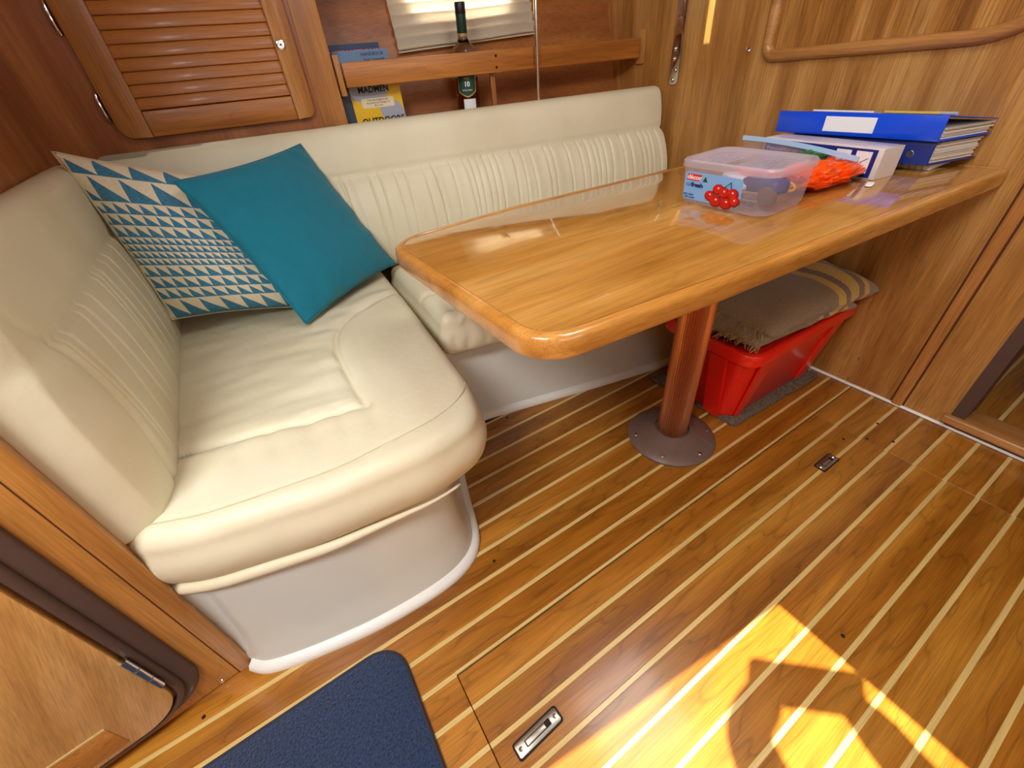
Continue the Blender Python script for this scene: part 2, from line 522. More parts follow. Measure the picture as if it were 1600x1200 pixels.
# --- forward bulkhead (right) with door opening
bm = bmesh.new()
DOORY1, DOORY0, DOORZ0 = 0.118, -0.52, 0.05
box_bm(XB, XB + 0.03, DOORY1, 1.95, -0.02, 1.86, bm=bm)
box_bm(XB, XB + 0.03, -1.45, DOORY0, -0.02, 1.86, bm=bm)
box_bm(XB, XB + 0.03, DOORY0, DOORY1, 1.7, 1.86, bm=bm)
box_bm(XB, XB + 0.03, DOORY0, DOORY1, -0.02, DOORZ0 - 0.012, bm=bm)
wr = struct(bmo('wall_right', bm, M_BULK))
# white bead along the floor
struct(tube('trim_1', [(XB - 0.004, 1.0, 0.004), (XB - 0.004, -1.4, 0.004)], 0.006, M_BEAD, seg=8))
# vertical batten over the joint in the bulkhead
def batten(nm, ya, yb, z0, z1, mat):
    pr = round_poly([(0, ya), (0.0, yb), (0.009, yb), (0.009, ya)], [0, 0, 0.005, 0.005], 4)
    V = []; F = []
    pts = [(XB - p.x, p.y) for p in pr]; n = len(pts)
    for z in (z0, z1):
        V += [Vector((a, b, z)) for a, b in pts]
    for i in range(n): F.append((i, (i + 1) % n, n + (i + 1) % n, n + i))
    F.append(tuple(range(n))); F.append(tuple(n + i for i in reversed(range(n))))
    o = pyd(nm, V, F, mat); return o
struct(batten('trim_2', 0.258, 0.229, 0.004, 1.75, M_TRIMZ))
box('groove', XB - 0.002, XB + 0.001, 0.258, 0.2625, 0.004, 1.75, M_GROOVE, wr)
box('groove', XB - 0.002, XB + 0.001, 0.2245, 0.229, 0.004, 1.75, M_GROOVE, wr)
# dark brown door liner and wooden sill
ol = round_poly([(DOORY0, 0.002), (DOORY1, 0.002), (DOORY1, 1.7), (DOORY0, 1.7)], [0.0, 0.0, 0.12, 0.12], 8)
V = []; F = []; n = len(ol)
for (xx, ins) in ((XB - 0.006, 0.0), (XB - 0.006, 0.034), (XB + 0.09, 0.036), (XB + 0.09, 0.0)):
    for q in (offset_poly(ol, ins) if ins else ol): V.append(Vector((xx, q.x, q.y)))
for l in range(4):
    l2 = (l + 1) % 4
    for i in range(n): F.append((l * n + i, l * n + (i + 1) % n, l2 * n + (i + 1) % n, l2 * n + i))
struct(smooth_by_angle(pyd('door_1', V, F, M_BROWN)), 'dark brown lining of the doorway to the forward cabin')
struct(box('trim_3', XB - 0.022, XB + 0.075, DOORY0 - 0.02, DOORY1 + 0.012, DOORZ0 - 0.028, DOORZ0 - 0.001, M_TRIMY, bev=0.006, seg=3), 'rounded wooden sill of the forward doorway')
struct(box('wall_forward_cabin', 2.96, 2.99, -0.6, 0.7, -0.02, 1.86, M_BULK))
struct(box('wall_forward_side', 1.62, 2.99, 0.6, 0.63, -0.02, 1.86, M_BULK))
struct(box('wall_forward_inner', 1.62, 2.99, -0.63, -0.6, -0.02, 1.86, M_BULK))

# rounded moulding and recessed panel on the bulkhead
mp_ = round_poly([(0.985, 0.958), (0.985, 1.62), (0.30, 1.62), (0.30, 0.958)], [0.03, 0.1, 0.1, 0.19], 14)
mp_ = round_poly([(0.985, 0.952), (0.985, 1.62), (0.30, 1.62), (0.30, 0.968)], [0.032, 0.1, 0.1, 0.19], 14)
path = [(XB - 0.004, p.x, p.y) for p in mp_]
struct(tube('trim_4', path, 0.016, M_TRIMY, seg=12, closed=True, nrm=(1, 0, 0)), 'rounded wooden moulding framing a panel high on the bulkhead')
V = [Vector((XB - 0.0015, p.x, p.y)) for p in mp_]
V += [Vector((XB + 0.001, p.x, p.y)) for p in mp_]
n = len(mp_)
pyd('inset_panel', V, [tuple(range(n)), tuple(reversed(range(n, 2 * n)))] + [(i, n + i, n + (i + 1) % n, (i + 1) % n) for i in range(n)],
    wood('veneer_inset', (140, 88, 32), (178, 120, 54), (208, 156, 88), (0, 0, 1), 0.35, 0.25, 0.5, 0.9, 6.0, seed=12), wr)

# --- left bulkhead, panel with locker door
PA = Vector((-0.362, 0.648)); PU = Vector((-0.991, -0.133)).normalized(); PN = Vector((PU.y, -PU.x))   # PN faces the camera side
if PN.y > 0: PN = -PN
PM = frame3((PA.x, PA.y, 0), (PU.x, PU.y, 0), (0, 0, 1), (PN.x, PN.y, 0))   # local (u, z, out)
wl = struct(box('wall_left', -0.40, -0.372, 0.655, 1.95, 0.0, 1.86, M_LEFT))
pan = struct(layered('wall_panel', round_poly([(-0.010, 0.0), (-0.010, 1.86), (0.0, 1.86), (1.15, 1.86), (1.15, 0.0), (0.0, 0.0)][::-1], 0), [(0, -0.03), (0, -0.004), (0.004, 0)], M_PANEL, M=PM, smooth=False), 'warm varnished wooden panel beside the settee end')
box('panel_corner_strip', -0.0125, 0.016, 0.0, 1.86, -0.012, 0.0035, M_PANEL, pan, 0.003, M=PM)
box('seam', 0.016, 0.018, 0.0, 1.86, -0.004, 0.0008, M_GROOVE, pan, M=PM)
for (u, z) in ((0.048, 0.012), (0.192, 0.017)):
    lathe('screw', [(0, 0.0025), (0.004, 0.002), (0.0058, 0)], M_CHROME, pan, 14, M=PM @ Matrix.Translation((u, z, 0.0)))
def rrect(u0, z0, u1, z1, r): return round_poly([(u0, z0), (u1, z0), (u1, z1), (u0, z1)], r, 12)
def ring(name, A, B, h0, h1, mat, parent, M, bev=0.004):
    n = len(A); V = []; F = []
    lay = [(A, h0), (A, h1 - bev), (offset_poly(A, bev), h1), (offset_poly(B, -bev), h1), (B, h1 - bev), (B, h0)]
    for P, h in lay: V += [M @ Vector((p.x, p.y, h)) for p in P]
    for l in range(len(lay)):
        l2 = (l + 1) % len(lay)
        for i in range(n): F.append((l * n + i, l * n + (i + 1) % n, l2 * n + (i + 1) % n, l2 * n + i))
    return smooth_by_angle(pyd(name, V, F, mat, parent), 50)
ld = thing('locker_door', tuple(PM @ Vector((0.3, 0.03, 0.0))), 'blond wooden locker door with rounded corner in a dark brown frame', 'door')
A = rrect(0.052, 0.030, 0.62, 1.55, 0.085); B = rrect(0.090, 0.036, 0.58, 1.51, 0.075)
ring('door_frame', A, B, -0.004, 0.010, M_BROWN, ld, PM, 0.003)
A2 = rrect(0.078, 0.033, 0.592, 1.52, 0.08); B2 = rrect(0.093, 0.0375, 0.577, 1.507, 0.074)
ring('gasket', A2, B2, 0.004, 0.019, M_BROWN, ld, PM, 0.004)
slab('door_panel', rrect(0.098, 0.041, 0.57, 1.50, 0.072), 0.0, 0.020, M_DOORW, ld, 0.003, M=PM)
box('inlay_strip', 0.188, 0.50, 0.126, 0.131, 0.0195, 0.0215, M_HOLLY, ld, M=PM)
slab('lower_panel', rrect(0.188, 0.055, 0.50, 0.124, 0.004), 0.0195, 0.0212, M_TRIMX, ld, 0.0005, M=PM)
hg = None
for zc in (0.204,):
    hg = tube('hinge', [PM @ Vector((0.0925, zc - 0.056, 0.025)), PM @ Vector((0.0925, zc + 0.056, 0.025))], 0.0065, M_CHROME, ld, 14)
    for dz in (-0.02, 0.02):
        lathe('hinge_knuckle', [(0.0067, -0.0012), (0.0072, 0), (0.0067, 0.0012)], M_STEEL, hg, 14, M=PM @ Matrix.Translation((0.0925, zc + dz, 0.025)) @ Matrix.Rotation(math.pi / 2, 4, 'X'))

# --- hull lining, cabinet face, niche shelf
xs = [-0.40 + i * (XB + 0.40) / 24 for i in range(25)]; zs = [-0.02, 0.45, 0.9, 1.2, 1.5, 1.86]
V = [Vector((x, Hy(x, z), z)) for x in xs for z in zs] + [Vector((x, Hy(x, z) + 0.03, z)) for x in xs for z in zs]
n = len(zs); NN = len(xs) * n; F = []
for i in range(24):
    for j in range(n - 1):
        a = i * n + j
        F.append((a, a + n, a + n + 1, a + 1)); F.append((NN + a, NN + a + 1, NN + a + n + 1, NN + a + n))
wh = struct(pyd('wall_back', V, F, M_HULL, smooth=True))
CX1 = 0.405
def wface(name, x0, x1, z0, z1, t, mat, parent=None, out=0.0, bev=0.0):
    """box lying on the cabinet plane; t thickness backwards, out = proud of plane"""
    ex = Vector((1, -0.1, 0)).normalized()
    M = frame3((x0, Wy(x0), 0), ex, (0, 0, 1), ex.cross(Vector((0, 0, 1))))
    ln = (x1 - x0) * math.hypot(1, 0.1)
    return box(name, 0, ln, z0, z1, -t, out, mat, parent, bev, M=M)
cabw = struct(wface('wall_cabinet', -0.40, 0.332, 0.55, 1.86, 0.02, M_CAB), 'dark reddish wooden locker face above the settee back')
struct(wface('trim_5', 0.330, CX1, 0.55, 1.86, 0.022, M_TRIMZ, out=0.002, bev=0.002), 'upright wooden post between louvred locker and book shelf')
ex = Vector((1, -0.1, 0)).normalized()
struct(box('wall_niche', CX1 - 0.02, CX1 - 0.001, Wy(CX1) + 0.02, 1.95, 0.55, 1.86, M_CAB))
V = []; sh = thing('book_shelf', (1.0, 1.62, 0.83), 'wooden shelf ledge behind the settee back, fronted by a fiddle rail', 'shelf')
V = [Vector((x, y, z)) for z in (0.822, 0.84) for (x, y) in ((CX1, Wy(CX1) - 0.03), (XB, Wy(XB) - 0.03), (XB, Hy(XB, 0.84)), (CX1, Hy(CX1, 0.84)))]
pyd('ledge', V, [(3, 2, 1, 0), (4, 5, 6, 7), (0, 1, 5, 4), (1, 2, 6, 5), (2, 3, 7, 6), (3, 0, 4, 7)], M_TRIMX, sh)
wface('fiddle_rail', 0.428, XB - 0.022, 0.975, 1.038, 0.0, M_TRIMX, sh, 0.02, 0.004)
wface('rail_end_block', 0.408, 0.424, 0.955, 1.058, 0.012, M_TRIMZ, sh, 0.016, 0.002)
box('rail_end_block', XB - 0.012, XB - 0.0005, Wy(XB) - 0.025, Wy(XB) + 0.015, 0.955, 1.062, M_TRIMZ, sh, 0.003)
wface('rail_support', 0.925, 0.942, 0.841, 0.975, 0.012, M_TRIMZ, sh, 0.0, 0.002)
for zz in (0.990, 1.022):
    lathe('screw_hole', [(0, 0.0006), (0.004, 0.0006), (0.0045, 0)], M_DARK, sh, 10, M=frame3((0.94, Wy(0.94) - 0.0202, zz), ex, (0, 0, 1), ex.cross(Vector((0, 0, 1)))))
# slanted corner trim where the hull lining meets the bulkhead
V = []
for z in (0.80, 1.86):
    for (dx, dy) in ((-0.02, -0.022), (-0.001, -0.022), (-0.001, 0.004), (-0.02, 0.004)): V.append(Vector((XB + dx, Hy(XB, z) + dy, z)))
struct(pyd('trim_6', V, [(0, 1, 2, 3), (7, 6, 5, 4), (0, 4, 5, 1), (1, 5, 6, 2), (2, 6, 7, 3), (3, 7, 4, 0)], M_TRIMZ))

# window behind the blind, on the hull lining
HN = Vector((0.1, 1, -0.24)).normalized()            # outward normal of lining
HXd = Vector((1, -0.1, 0)).normalized(); HZd = HXd.cross(-HN).normalized()
if HZd.z < 0: HZd = -HZd
def hull_frame(x, z): return frame3((x, Hy(x, z), z), HXd, HZd, -HN)     # local (x, up, towards cabin)
HM = hull_frame(0.936, 1.30)
win = struct(slab('window_1', rrect(-0.2, -0.158, 0.2, 0.13, 0.06), -0.004, 0.002, plain('daylit_acrylic', (235, 242, 255), 0.3, emit=9.0), None, M=HM), 'cabin window glowing with daylight behind the blind')

# --- ceiling with openings, walls behind the camera
XS = sorted([-1.5, -1.15, -0.35, 0.5, 1.0, 1.10, 1.30, XB + 0.03]); YS = sorted([-1.45, -0.215, 0.1, 0.21, 0.6, 1.222, 1.246, 1.95])
holes = [(-1.15, -0.35, -0.215, 0.21), (0.5, 1.0, 0.1, 0.6), (1.10, 1.30, 1.222, 1.246)]  # last hole is a slot shaped to throw a sun sliver on the bulkhead
holes = [holes[0], holes[2]]
bm = bmesh.new()
for i in range(len(XS) - 1):
    for j in range(len(YS) - 1):
        cx, cy = (XS[i] + XS[i + 1]) / 2, (YS[j] + YS[j + 1]) / 2
        if any(a < cx < b and c < cy < d for a, b, c, d in holes): continue
        box_bm(XS[i], XS[i + 1], YS[j], YS[j + 1], 1.86, 1.89, bm=bm)
V = [Vector(p) for z in (1.86, 1.89) for p in ((-0.35, 0.126, z), (-0.35, 0.21, z), (-1.15, 0.21, z))]
me = bpy.data.meshes.new('t'); me.from_pydata([tuple(v) for v in V], [], [(0, 1, 2), (5, 4, 3), (0, 3, 4, 1), (1, 4, 5, 2), (2, 5, 3, 0)]); bm.from_mesh(me); bpy.data.meshes.remove(me)
box_bm(XB + 0.03, 3.0, -1.45, 1.95, 1.86, 1.89, bm=bm)
struct(bmo('ceiling', bm, M_HEAD))
M_PANE = plain('glowing_fill_acrylic', (240, 246, 255), 0.4, emit=1.5)  # panes added to glow beside the fill lamps; ceiling and wall stay closed
struct(box('overhead_fill_pane', 0.5, 1.0, 0.1, 0.6, 1.852, 1.859, M_PANE, bev=0.002), 'frosted glowing pane added overhead to carry fill light')
struct(box('galley_fill_pane', -0.42, 1.12, -1.419, -1.412, 1.27, 1.63, M_PANE, bev=0.002), 'long frosted glowing pane added opposite the settee to carry fill light')
struct(box('wall_front', -1.5, XB, -1.45, -1.42, -0.02, 1.86, M_HEAD))
struct(box('wall_aft', -1.53, -1.5, -1.45, 1.95, -0.02, 1.86, M_BULK))
struct(box('wall_aft_inner', -1.53, -0.36, 0.75, 0.77, -0.02, 1.86, M_PANEL))

# ------------------------------------------------------------------ settee base (white moulding)
def catmull(pts, n=8, closed=False):
    P = [Vector(p) for p in pts]; out = []; m = len(P)
    rng = range(m if closed else m - 1)
    for i in rng:
        g = (lambda k: P[k % m]) if closed else (lambda k: P[max(0, min(m - 1, k))])
        a, b, c, d = g(i - 1), g(i), g(i + 1), g(i + 2)
        for k in range(n):
            t = k / n
            out.append(0.5 * ((2 * b) + (c - a) * t + (2 * a - 5 * b + 4 * c - d) * t * t + (3 * b - a - 3 * c + d) * t ** 3))
    if not closed: out.append(P[-1].copy())
    return out

front = catmull([(-0.358, 0.632), (-0.32, 0.602), (-0.226, 0.575), (-0.087, 0.552), (0.06, 0.548), (0.145, 0.566), (0.195, 0.605), (0.222, 0.665), (0.245, 0.75), (0.285, 0.87), (0.345, 1.0), (0.43, 1.022), (0.675, 0.968), (0.922, 0.909), (1.19, 0.853), (1.585, 0.765)], 6)
back_pts = [Vector((1.585, 1.40)), Vector((-0.368, 1.59)), Vector((-0.368, 0.66))]
sb = thing('settee_base', (0.2, 1.1, 0.0), 'white moulded L-shaped settee base standing on the striped sole', 'settee base')
outl = [Vector((p.x, p.y)) for p in front] + back_pts
def inset_front(d, z, lift=0.0):
    out = []
    n = len(front)
    for i, p in enumerate(front):
        t = (front[min(i + 1, n - 1)] - front[max(i - 1, 0)]).normalized()
        out.append(Vector((p.x - t.y * d, p.y + t.x * d, z)))
    return out + [Vector((q.x, q.y, z)) for q in back_pts]
lay = [inset_front(0.018, 0.0), inset_front(0.018, 0.03), inset_front(0.026, 0.055), inset_front(0.036, 0.12), inset_front(0.044, 0.24), inset_front(0.048, 0.302)]
n = len(lay[0]); V = [v for l in lay for v in l]; F = []
for l in range(len(lay) - 1):
    for i in range(n): F.append((l * n + i, l * n + (i + 1) % n, (l + 1) * n + (i + 1) % n, (l + 1) * n + i))
F.append(tuple((len(lay) - 1) * n + i for i in range(n)))
smooth_by_angle(pyd('base_shell', V, F, M_GEL, sb), 50)
lay = [inset_front(0.0, 0.0), inset_front(-0.001, 0.008), inset_front(0.004, 0.018), inset_front(0.018, 0.024), inset_front(0.024, 0.024)]
m = len(front); V = [v for l in lay for v in l[:m]]; F = []
for l in range(len(lay) - 1):
    for i in range(m - 1): F.append((l * m + i, l * m + i + 1, (l + 1) * m + i + 1, (l + 1) * m + i))
smooth_by_angle(pyd('toe_flange', V, F, M_BEAD, sb), 60)

# ------------------------------------------------------------------ seat cushions
ZS = 0.448
def seat_cushion(name, poly, npts, rings, disp, label, cat, side=None, z0=0.303, er=0.035, bulge=0.012, crown=0.012, lip=True, ztop=ZS):
    P = resample(poly, npts)
    n = npts
    c = sum(P, Vector((0, 0))) / len(P)
    V = []; F = []
    t = thing(name, (c.x, c.y, z0), label, cat)
    lay = []
    H = ztop - z0
    for (ins, z) in ((0.05, z0), (0.02, z0 + 0.004), (0.008, z0 + 0.014)): lay.append((ins, z))
    for k in range(1, 9):
        s = k / 9; lay.append((0.006 - bulge * math.sin(math.pi * s), z0 + 0.014 + (H - er - 0.014) * s))
    for k in range(0, 9):
        a = math.pi / 2 * k / 8
        lay.append((0.004 + er * (1 - math.cos(a)), ztop - er + er * math.sin(a)))
    edge_n = len(lay)
    last = offset_poly(P, lay[-1][0])
    ringsP = [[Vector((q.x, q.y, z)) for q in offset_poly(P, ins)] for ins, z in lay]
    for r in range(1, rings):
        f = 1 - (r / rings) ** 1.0
        ringsP.append([Vector((c.x + (q.x - c.x) * f, c.y + (q.y - c.y) * f, ztop + crown * (1 - f * f))) for q in last])
    n = npts
    for i, rg in enumerate(ringsP):
        w = sstep(z0 + 0.02, ztop - 0.01, rg[0].z)
        for j, v in enumerate(rg):
            dx = disp(v.x, v.y, v.z)
            q = Vector((v.x, v.y, v.z + dx * w))
            if side and 2 < i < edge_n:
                t_ = (P[(j + 1) % n] - P[j - 1]).normalized(); sd_ = side(v.x, v.y, v.z)
                q.x += -t_.y * -sd_; q.y += t_.x * -sd_
            V.append(q)
    V.append(Vector((c.x, c.y, ztop + crown + disp(c.x, c.y, ztop))))
    R = len(ringsP)
    for l in range(R - 1):
        for i in range(n): F.append((l * n + i, l * n + (i + 1) % n, (l + 1) * n + (i + 1) % n, (l + 1) * n + i))
    for i in range(n): F.append(((R - 1) * n + i, (R - 1) * n + (i + 1) % n, R * n))
    F.append(tuple(reversed(range(n))))
    o = pyd('cover', V, F, M_LEATHER, t, smooth=True)
    return t, P, ringsP

def V2(l): return [Vector(p) for p in l]
seamL = V2([(-0.31, 0.838), (-0.142, 0.806), (-0.048, 0.78), (0.069, 0.757), (0.066, 0.80), (0.066, 0.90), (0.074, 1.03), (0.107, 1.132), (0.171, 1.20), (0.24, 1.245), (0.34, 1.28)])
seamL = [Vector(p) for p in seamL[:4]] + [Vector((p.x, p.y)) for p in catmull(seamL[4:], 5)]
seamF = [Vector((p.x, p.y)) for p in catmull([(-0.36, 0.70), (-0.233, 0.652), (-0.06, 0.622), (0.08, 0.622), (0.187, 0.636), (0.25, 0.668), (0.285, 0.72)], 5)]
def dispL(x, y, z):
    p = Vector((x, y)); d = line_dist(p, seamL)
    dz = -0.011 * gauss(d, 0.007) + 0.003 * gauss(d - 0.028, 0.02)
    inner = (x < 0.075 and y > 0.80 - 0.0)
    # gathers running out from the seam inside the panel
    sx_ = 0.067 if y < 1.03 else (0.067 + (y - 1.03) * 0.35 if y < 1.13 else 0.105 + (y - 1.13) * 1.5)
    if x < sx_ and y > 0.80 - 0.22 * max(-0.35, x - 0.069) * 0.9 - 0.02:
        k = math.sin((y + 0.25 * (x + 0.3)) * 62 + 3 * fbm(x * 5, y * 3)) * 0.5 + 0.5
        f = sstep(0.30, 0.02, abs(x - sx_)) * sstep(1.7, 1.3, y) * sstep(0.0, 0.012, sx_ - x)
        dz += -0.0042 * f * k * k
        dz += 0.0035 * fbm(x * 7, y * 22, 1.0)
    elif y < 0.80 and x < 0.08:
        k = math.sin(x * 95 + 2.2 * fbm(x * 9, y * 4, 5)) * 0.5 + 0.5
        f = sstep(0.62, 0.76, y) * sstep(-0.36, -0.2, x)
        dz += -0.0035 * f * k * k
        dz += -0.003 * fbm(x * 14, y * 6, 2.0)
    else:
        dz += 0.003 * fbm(x * 7, y * 7, 8.0)
    d2 = line_dist(p, seamF)
    dz += -0.0022 * gauss(d2, 0.004)
    dz -= 0.024 * sstep(-0.275, -0.31, x) * sstep(0.76, 0.82, y) + 0.024 * sstep(1.57, 1.60, y)
    return dz
outL = round_poly([(-0.372, 0.668), (-0.30, 0.628), (-0.10, 0.578), (0.12, 0.555), (0.262, 0.585), (0.296, 0.72), (0.312, 0.92), (0.328, 1.10), (0.348, 1.38), (0.358, 1.52), (-0.30, 1.63), (-0.372, 1.60)],
                  [0.05, 0.3, 0.5, 0.3, 0.10, 0.3, 0.5, 0.5, 0.5, 0.03, 0.05, 0.02], 8)
tL, PL, RL = seat_cushion('seat_cushion', outL, 260, 84, dispL, 'cream leather seat cushion with rounded front corner at the left end', 'cushion')
# stitched top seam and folded under-edge
fl = [Vector((p.x, p.y, 0)) for p in seamF]
def topz(x, y, T): 
    best = None; bd = 9
    for v in T:
        dd = (v.x - x) ** 2 + (v.y - y) ** 2
        if dd < bd and v.z > 0.4: bd = dd; best = v.z
    return best
cv = [o for o in tL.children][0]
TV = [v.co for v in cv.data.vertices]
st = [Vector((p.x, p.y, topz(p.x, p.y, TV) + 0.0006)) for p in seamF]
tube('piping', st, 0.0016, plain('stitch_thread', (196, 184, 150), 0.6), cv, 6)
roll = [Vector((p.x, p.y)) for p in outL if p.y < 0.75 and p.x < 0.2]
roll = sorted(roll, key=lambda p: p.x)
rp = resample(roll, 40, False)
V = []
for i, p in enumerate(rp):
    pass
def rollr(i, n): 
    s = i / (n - 1); return 0.013 * (1 - 0.75 * sstep(0.35, 1.0, s))
def taper_tube(name, pts, radf, mat, parent, seg=10):
    P = [Vector(p) for p in pts]; V = []; F = []; n = len(P); up = Vector((0, 0, 1))
    for i in range(n):
        t = (P[min(i + 1, n - 1)] - P[max(i - 1, 0)]).normalized(); sd = t.cross(up).normalized(); u2 = sd.cross(t)
        r = radf(i, n)
        for k in range(seg):
            a = 2 * math.pi * k / seg
            V.append(P[i] + sd * r * math.cos(a) * 0.9 + u2 * r * math.sin(a))
    for i in range(n - 1):
        for k in range(seg): F.append((i * seg + k, i * seg + (k + 1) % seg, (i + 1) * seg + (k + 1) % seg, (i + 1) * seg + k))
    F.append(tuple(reversed(range(seg)))); F.append(tuple((n - 1) * seg + k for k in range(seg)))
    return pyd(name, V, F, mat, parent, smooth=True)
taper_tube('folded_edge', [(p.x + 0.006, p.y + 0.006, 0.302) for p in rp], rollr, M_LEATHER, tL, 12)

def dispS(x, y, z):
    fy = 1.0 - 0.222 * (x - 0.44)
    dz = 0.003 * fbm(x * 9, y * 9, 4.0)
    k = math.sin(x * 92 + 3 * fbm(x * 8, y * 3, 2)) * 0.5 + 0.5
    f = sstep(0.16, 0.0, y - fy)
    dz += -0.008 * f * k * k
    d = abs(y - (fy + 0.17)); dz += -0.008 * gauss(d, 0.01)
    return dz
outS = round_poly([(0.354, 1.012), (0.44, 0.990), (0.675, 0.942), (1.19, 0.826), (1.58, 0.74), (1.58, 1.30), (0.372, 1.52)], [0.025, 0.2, 0.3, 0.3, 0.03, 0.03, 0.03], 7)
tS, _, _ = seat_cushion('seat_cushion', outS, 420, 60, dispS, 'long cream leather seat cushion running under the table', 'cushion', side=lambda x, y, z: (-0.006 * (math.sin(x * 150 + 3.5 * fbm(x * 14, z * 8, 2)) * 0.5 + 0.5) ** 2 * sstep(0.31, 0.36, z) if y < 1.0 else 0.0))

# ------------------------------------------------------------------ back cushions (swept profile)
def smooth_prof(pts, n):
    return resample([Vector(p) for p in catmull(pts, 8)], n, False)
PR = smooth_prof([(-0.03, 0.430), (0.03, 0.432), (0.062, 0.445), (0.082, 0.50), (0.088, 0.575), (0.078, 0.65), (0.052, 0.715), (0.030, 0.742), (0.026, 0.76), (0.020, 0.81), (0.008, 0.858), (-0.012, 0.880), (-0.045, 0.884), (-0.078, 0.876), (-0.088, 0.85), (-0.085, 0.6), (-0.07, 0.44)], 84)
def back_cushion(name, posfn, s0, s1, ns, endr0, endr1, dispfn, label, backd=-0.088):
    """posfn(s, d, z) -> world; d = distance proud of the back line"""
    V = []; F = []; n = len(PR)
    for i in range(ns):
        u = i / (ns - 1); s = s0 + (s1 - s0) * u
        f = 1.0
        a = (s - s0) / endr0 if endr0 else 1; b = (s1 - s) / endr1 if endr1 else 1
        if a < 1: f *= math.sqrt(max(0.0, 1 - (1 - a) ** 2)) * 0.97 + 0.03
        if b < 1: f *= math.sqrt(max(0.0, 1 - (1 - b) ** 2)) * 0.97 + 0.03
        zc = 0.65
        fz = 1 - 0.05 * (1 - f)
        for p in PR:
            d = backd + (p.x - backd) * f
            z = zc + (p.y - zc) * fz
            d += dispfn(s, z, p.x) * f
            V.append(posfn(s, d, z))
    for i in range(ns - 1):
        for k in range(n):
            l = (k + 1) % n
            F.append((i * n + k, i * n + l, (i + 1) * n + l, (i + 1) * n + k))
    F.append(tuple(reversed(range(n)))); F.append(tuple((ns - 1) * n + k for k in range(n)))
    t = thing(name, tuple(posfn((s0 + s1) / 2, 0, 0.43)), label, 'cushion')
    o = pyd('cover', V, F, M_LEATHER, t, smooth=True)
    bm = bmesh.new(); bm.from_mesh(o.data); bmesh.ops.recalc_face_normals(bm, faces=bm.faces[:]); bm.to_mesh(o.data); bm.free()
    return t, o

random.seed(11)
pl = []
x = -0.2
while x < 1.58:
    pl.append((x, random.uniform(0.45, 1.0), random.uniform(-0.05, 0.05), random.uniform(0.0022, 0.0034))); x += random.choice((0.024, 0.034, 0.05, 0.062))
def dispB(s, z, d):
    if d < 0.0: return 0.0
    dz = -0.007 * gauss(z - 0.744, 0.006)
    w = sstep(0.745, 0.73, z) * sstep(0.45, 0.56, z)
    if w > 0:
        for (px, a, sl, wd) in pl:
            q = s - px - sl * (0.74 - z)
            if abs(q) < 0.03: dz -= w * a * (0.012 * gauss(q, wd) - 0.0015 * gauss(abs(q) - 0.011, 0.008)) * (0.35 + 0.65 * sstep(0.5, 0.74, z))
        dz += 0.0015 * fbm(s * 40, z * 5)
    dz += 0.003 * fbm(s * 4, z * 4, 3)
    return dz
tB, oB = back_cushion('back_cushion', lambda s, d, z: Vector((s, min(By(s) - d, Wy(s) - 0.034), z)), -0.27, 1.584, 900, 0.02, 0.025, dispB, 'long cream leather back cushion with pleats along the hull side')

pl2 = []
y = 0.80
while y < 1.6:
    pl2.append((y, random.uniform(0.3, 1.0), random.uniform(-0.1, 0.1), random.uniform(0.0026, 0.004))); y += random.choice((0.03, 0.045, 0.06, 0.09))
def dispE(s, z, d):
    if d < 0.0: return 0.0
    dz = -0.010 * gauss(z - 0.738, 0.007) * sstep(0.76, 0.80, s)
    vs_ = 0.775 + 0.01 * math.sin(z * 12)
    dz -= 0.009 * gauss(s - vs_, 0.008) * sstep(0.755, 0.73, z)
    dz -= 0.004 * gauss(s - 0.775 + 0.6 * (z - 0.74), 0.006) * sstep(0.738, 0.745, z) * sstep(0.82, 0.78, z)
    w = sstep(0.74, 0.72, z) * sstep(0.79, 0.82, s)
    if w > 0:
        for (py, a, sl, wd) in pl2:
            q = s - py - sl * (0.74 - z)
            if abs(q) < 0.03: dz -= w * a * 0.011 * gauss(q, wd) * (0.3 + 0.7 * sstep(0.45, 0.74, z))
    dz += 0.003 * fbm(s * 5, z * 5, 6)
    return dz * 2.3
tE, oE = back_cushion('back_cushion', lambda s, d, z: Vector((-0.300 + (d * 0.34 if d > 0 else d * 0.79), s, z)), 0.668, 1.60, 480, 0.13, 0.03, dispE, 'cream leather back cushion against the left bulkhead, rounded free end')

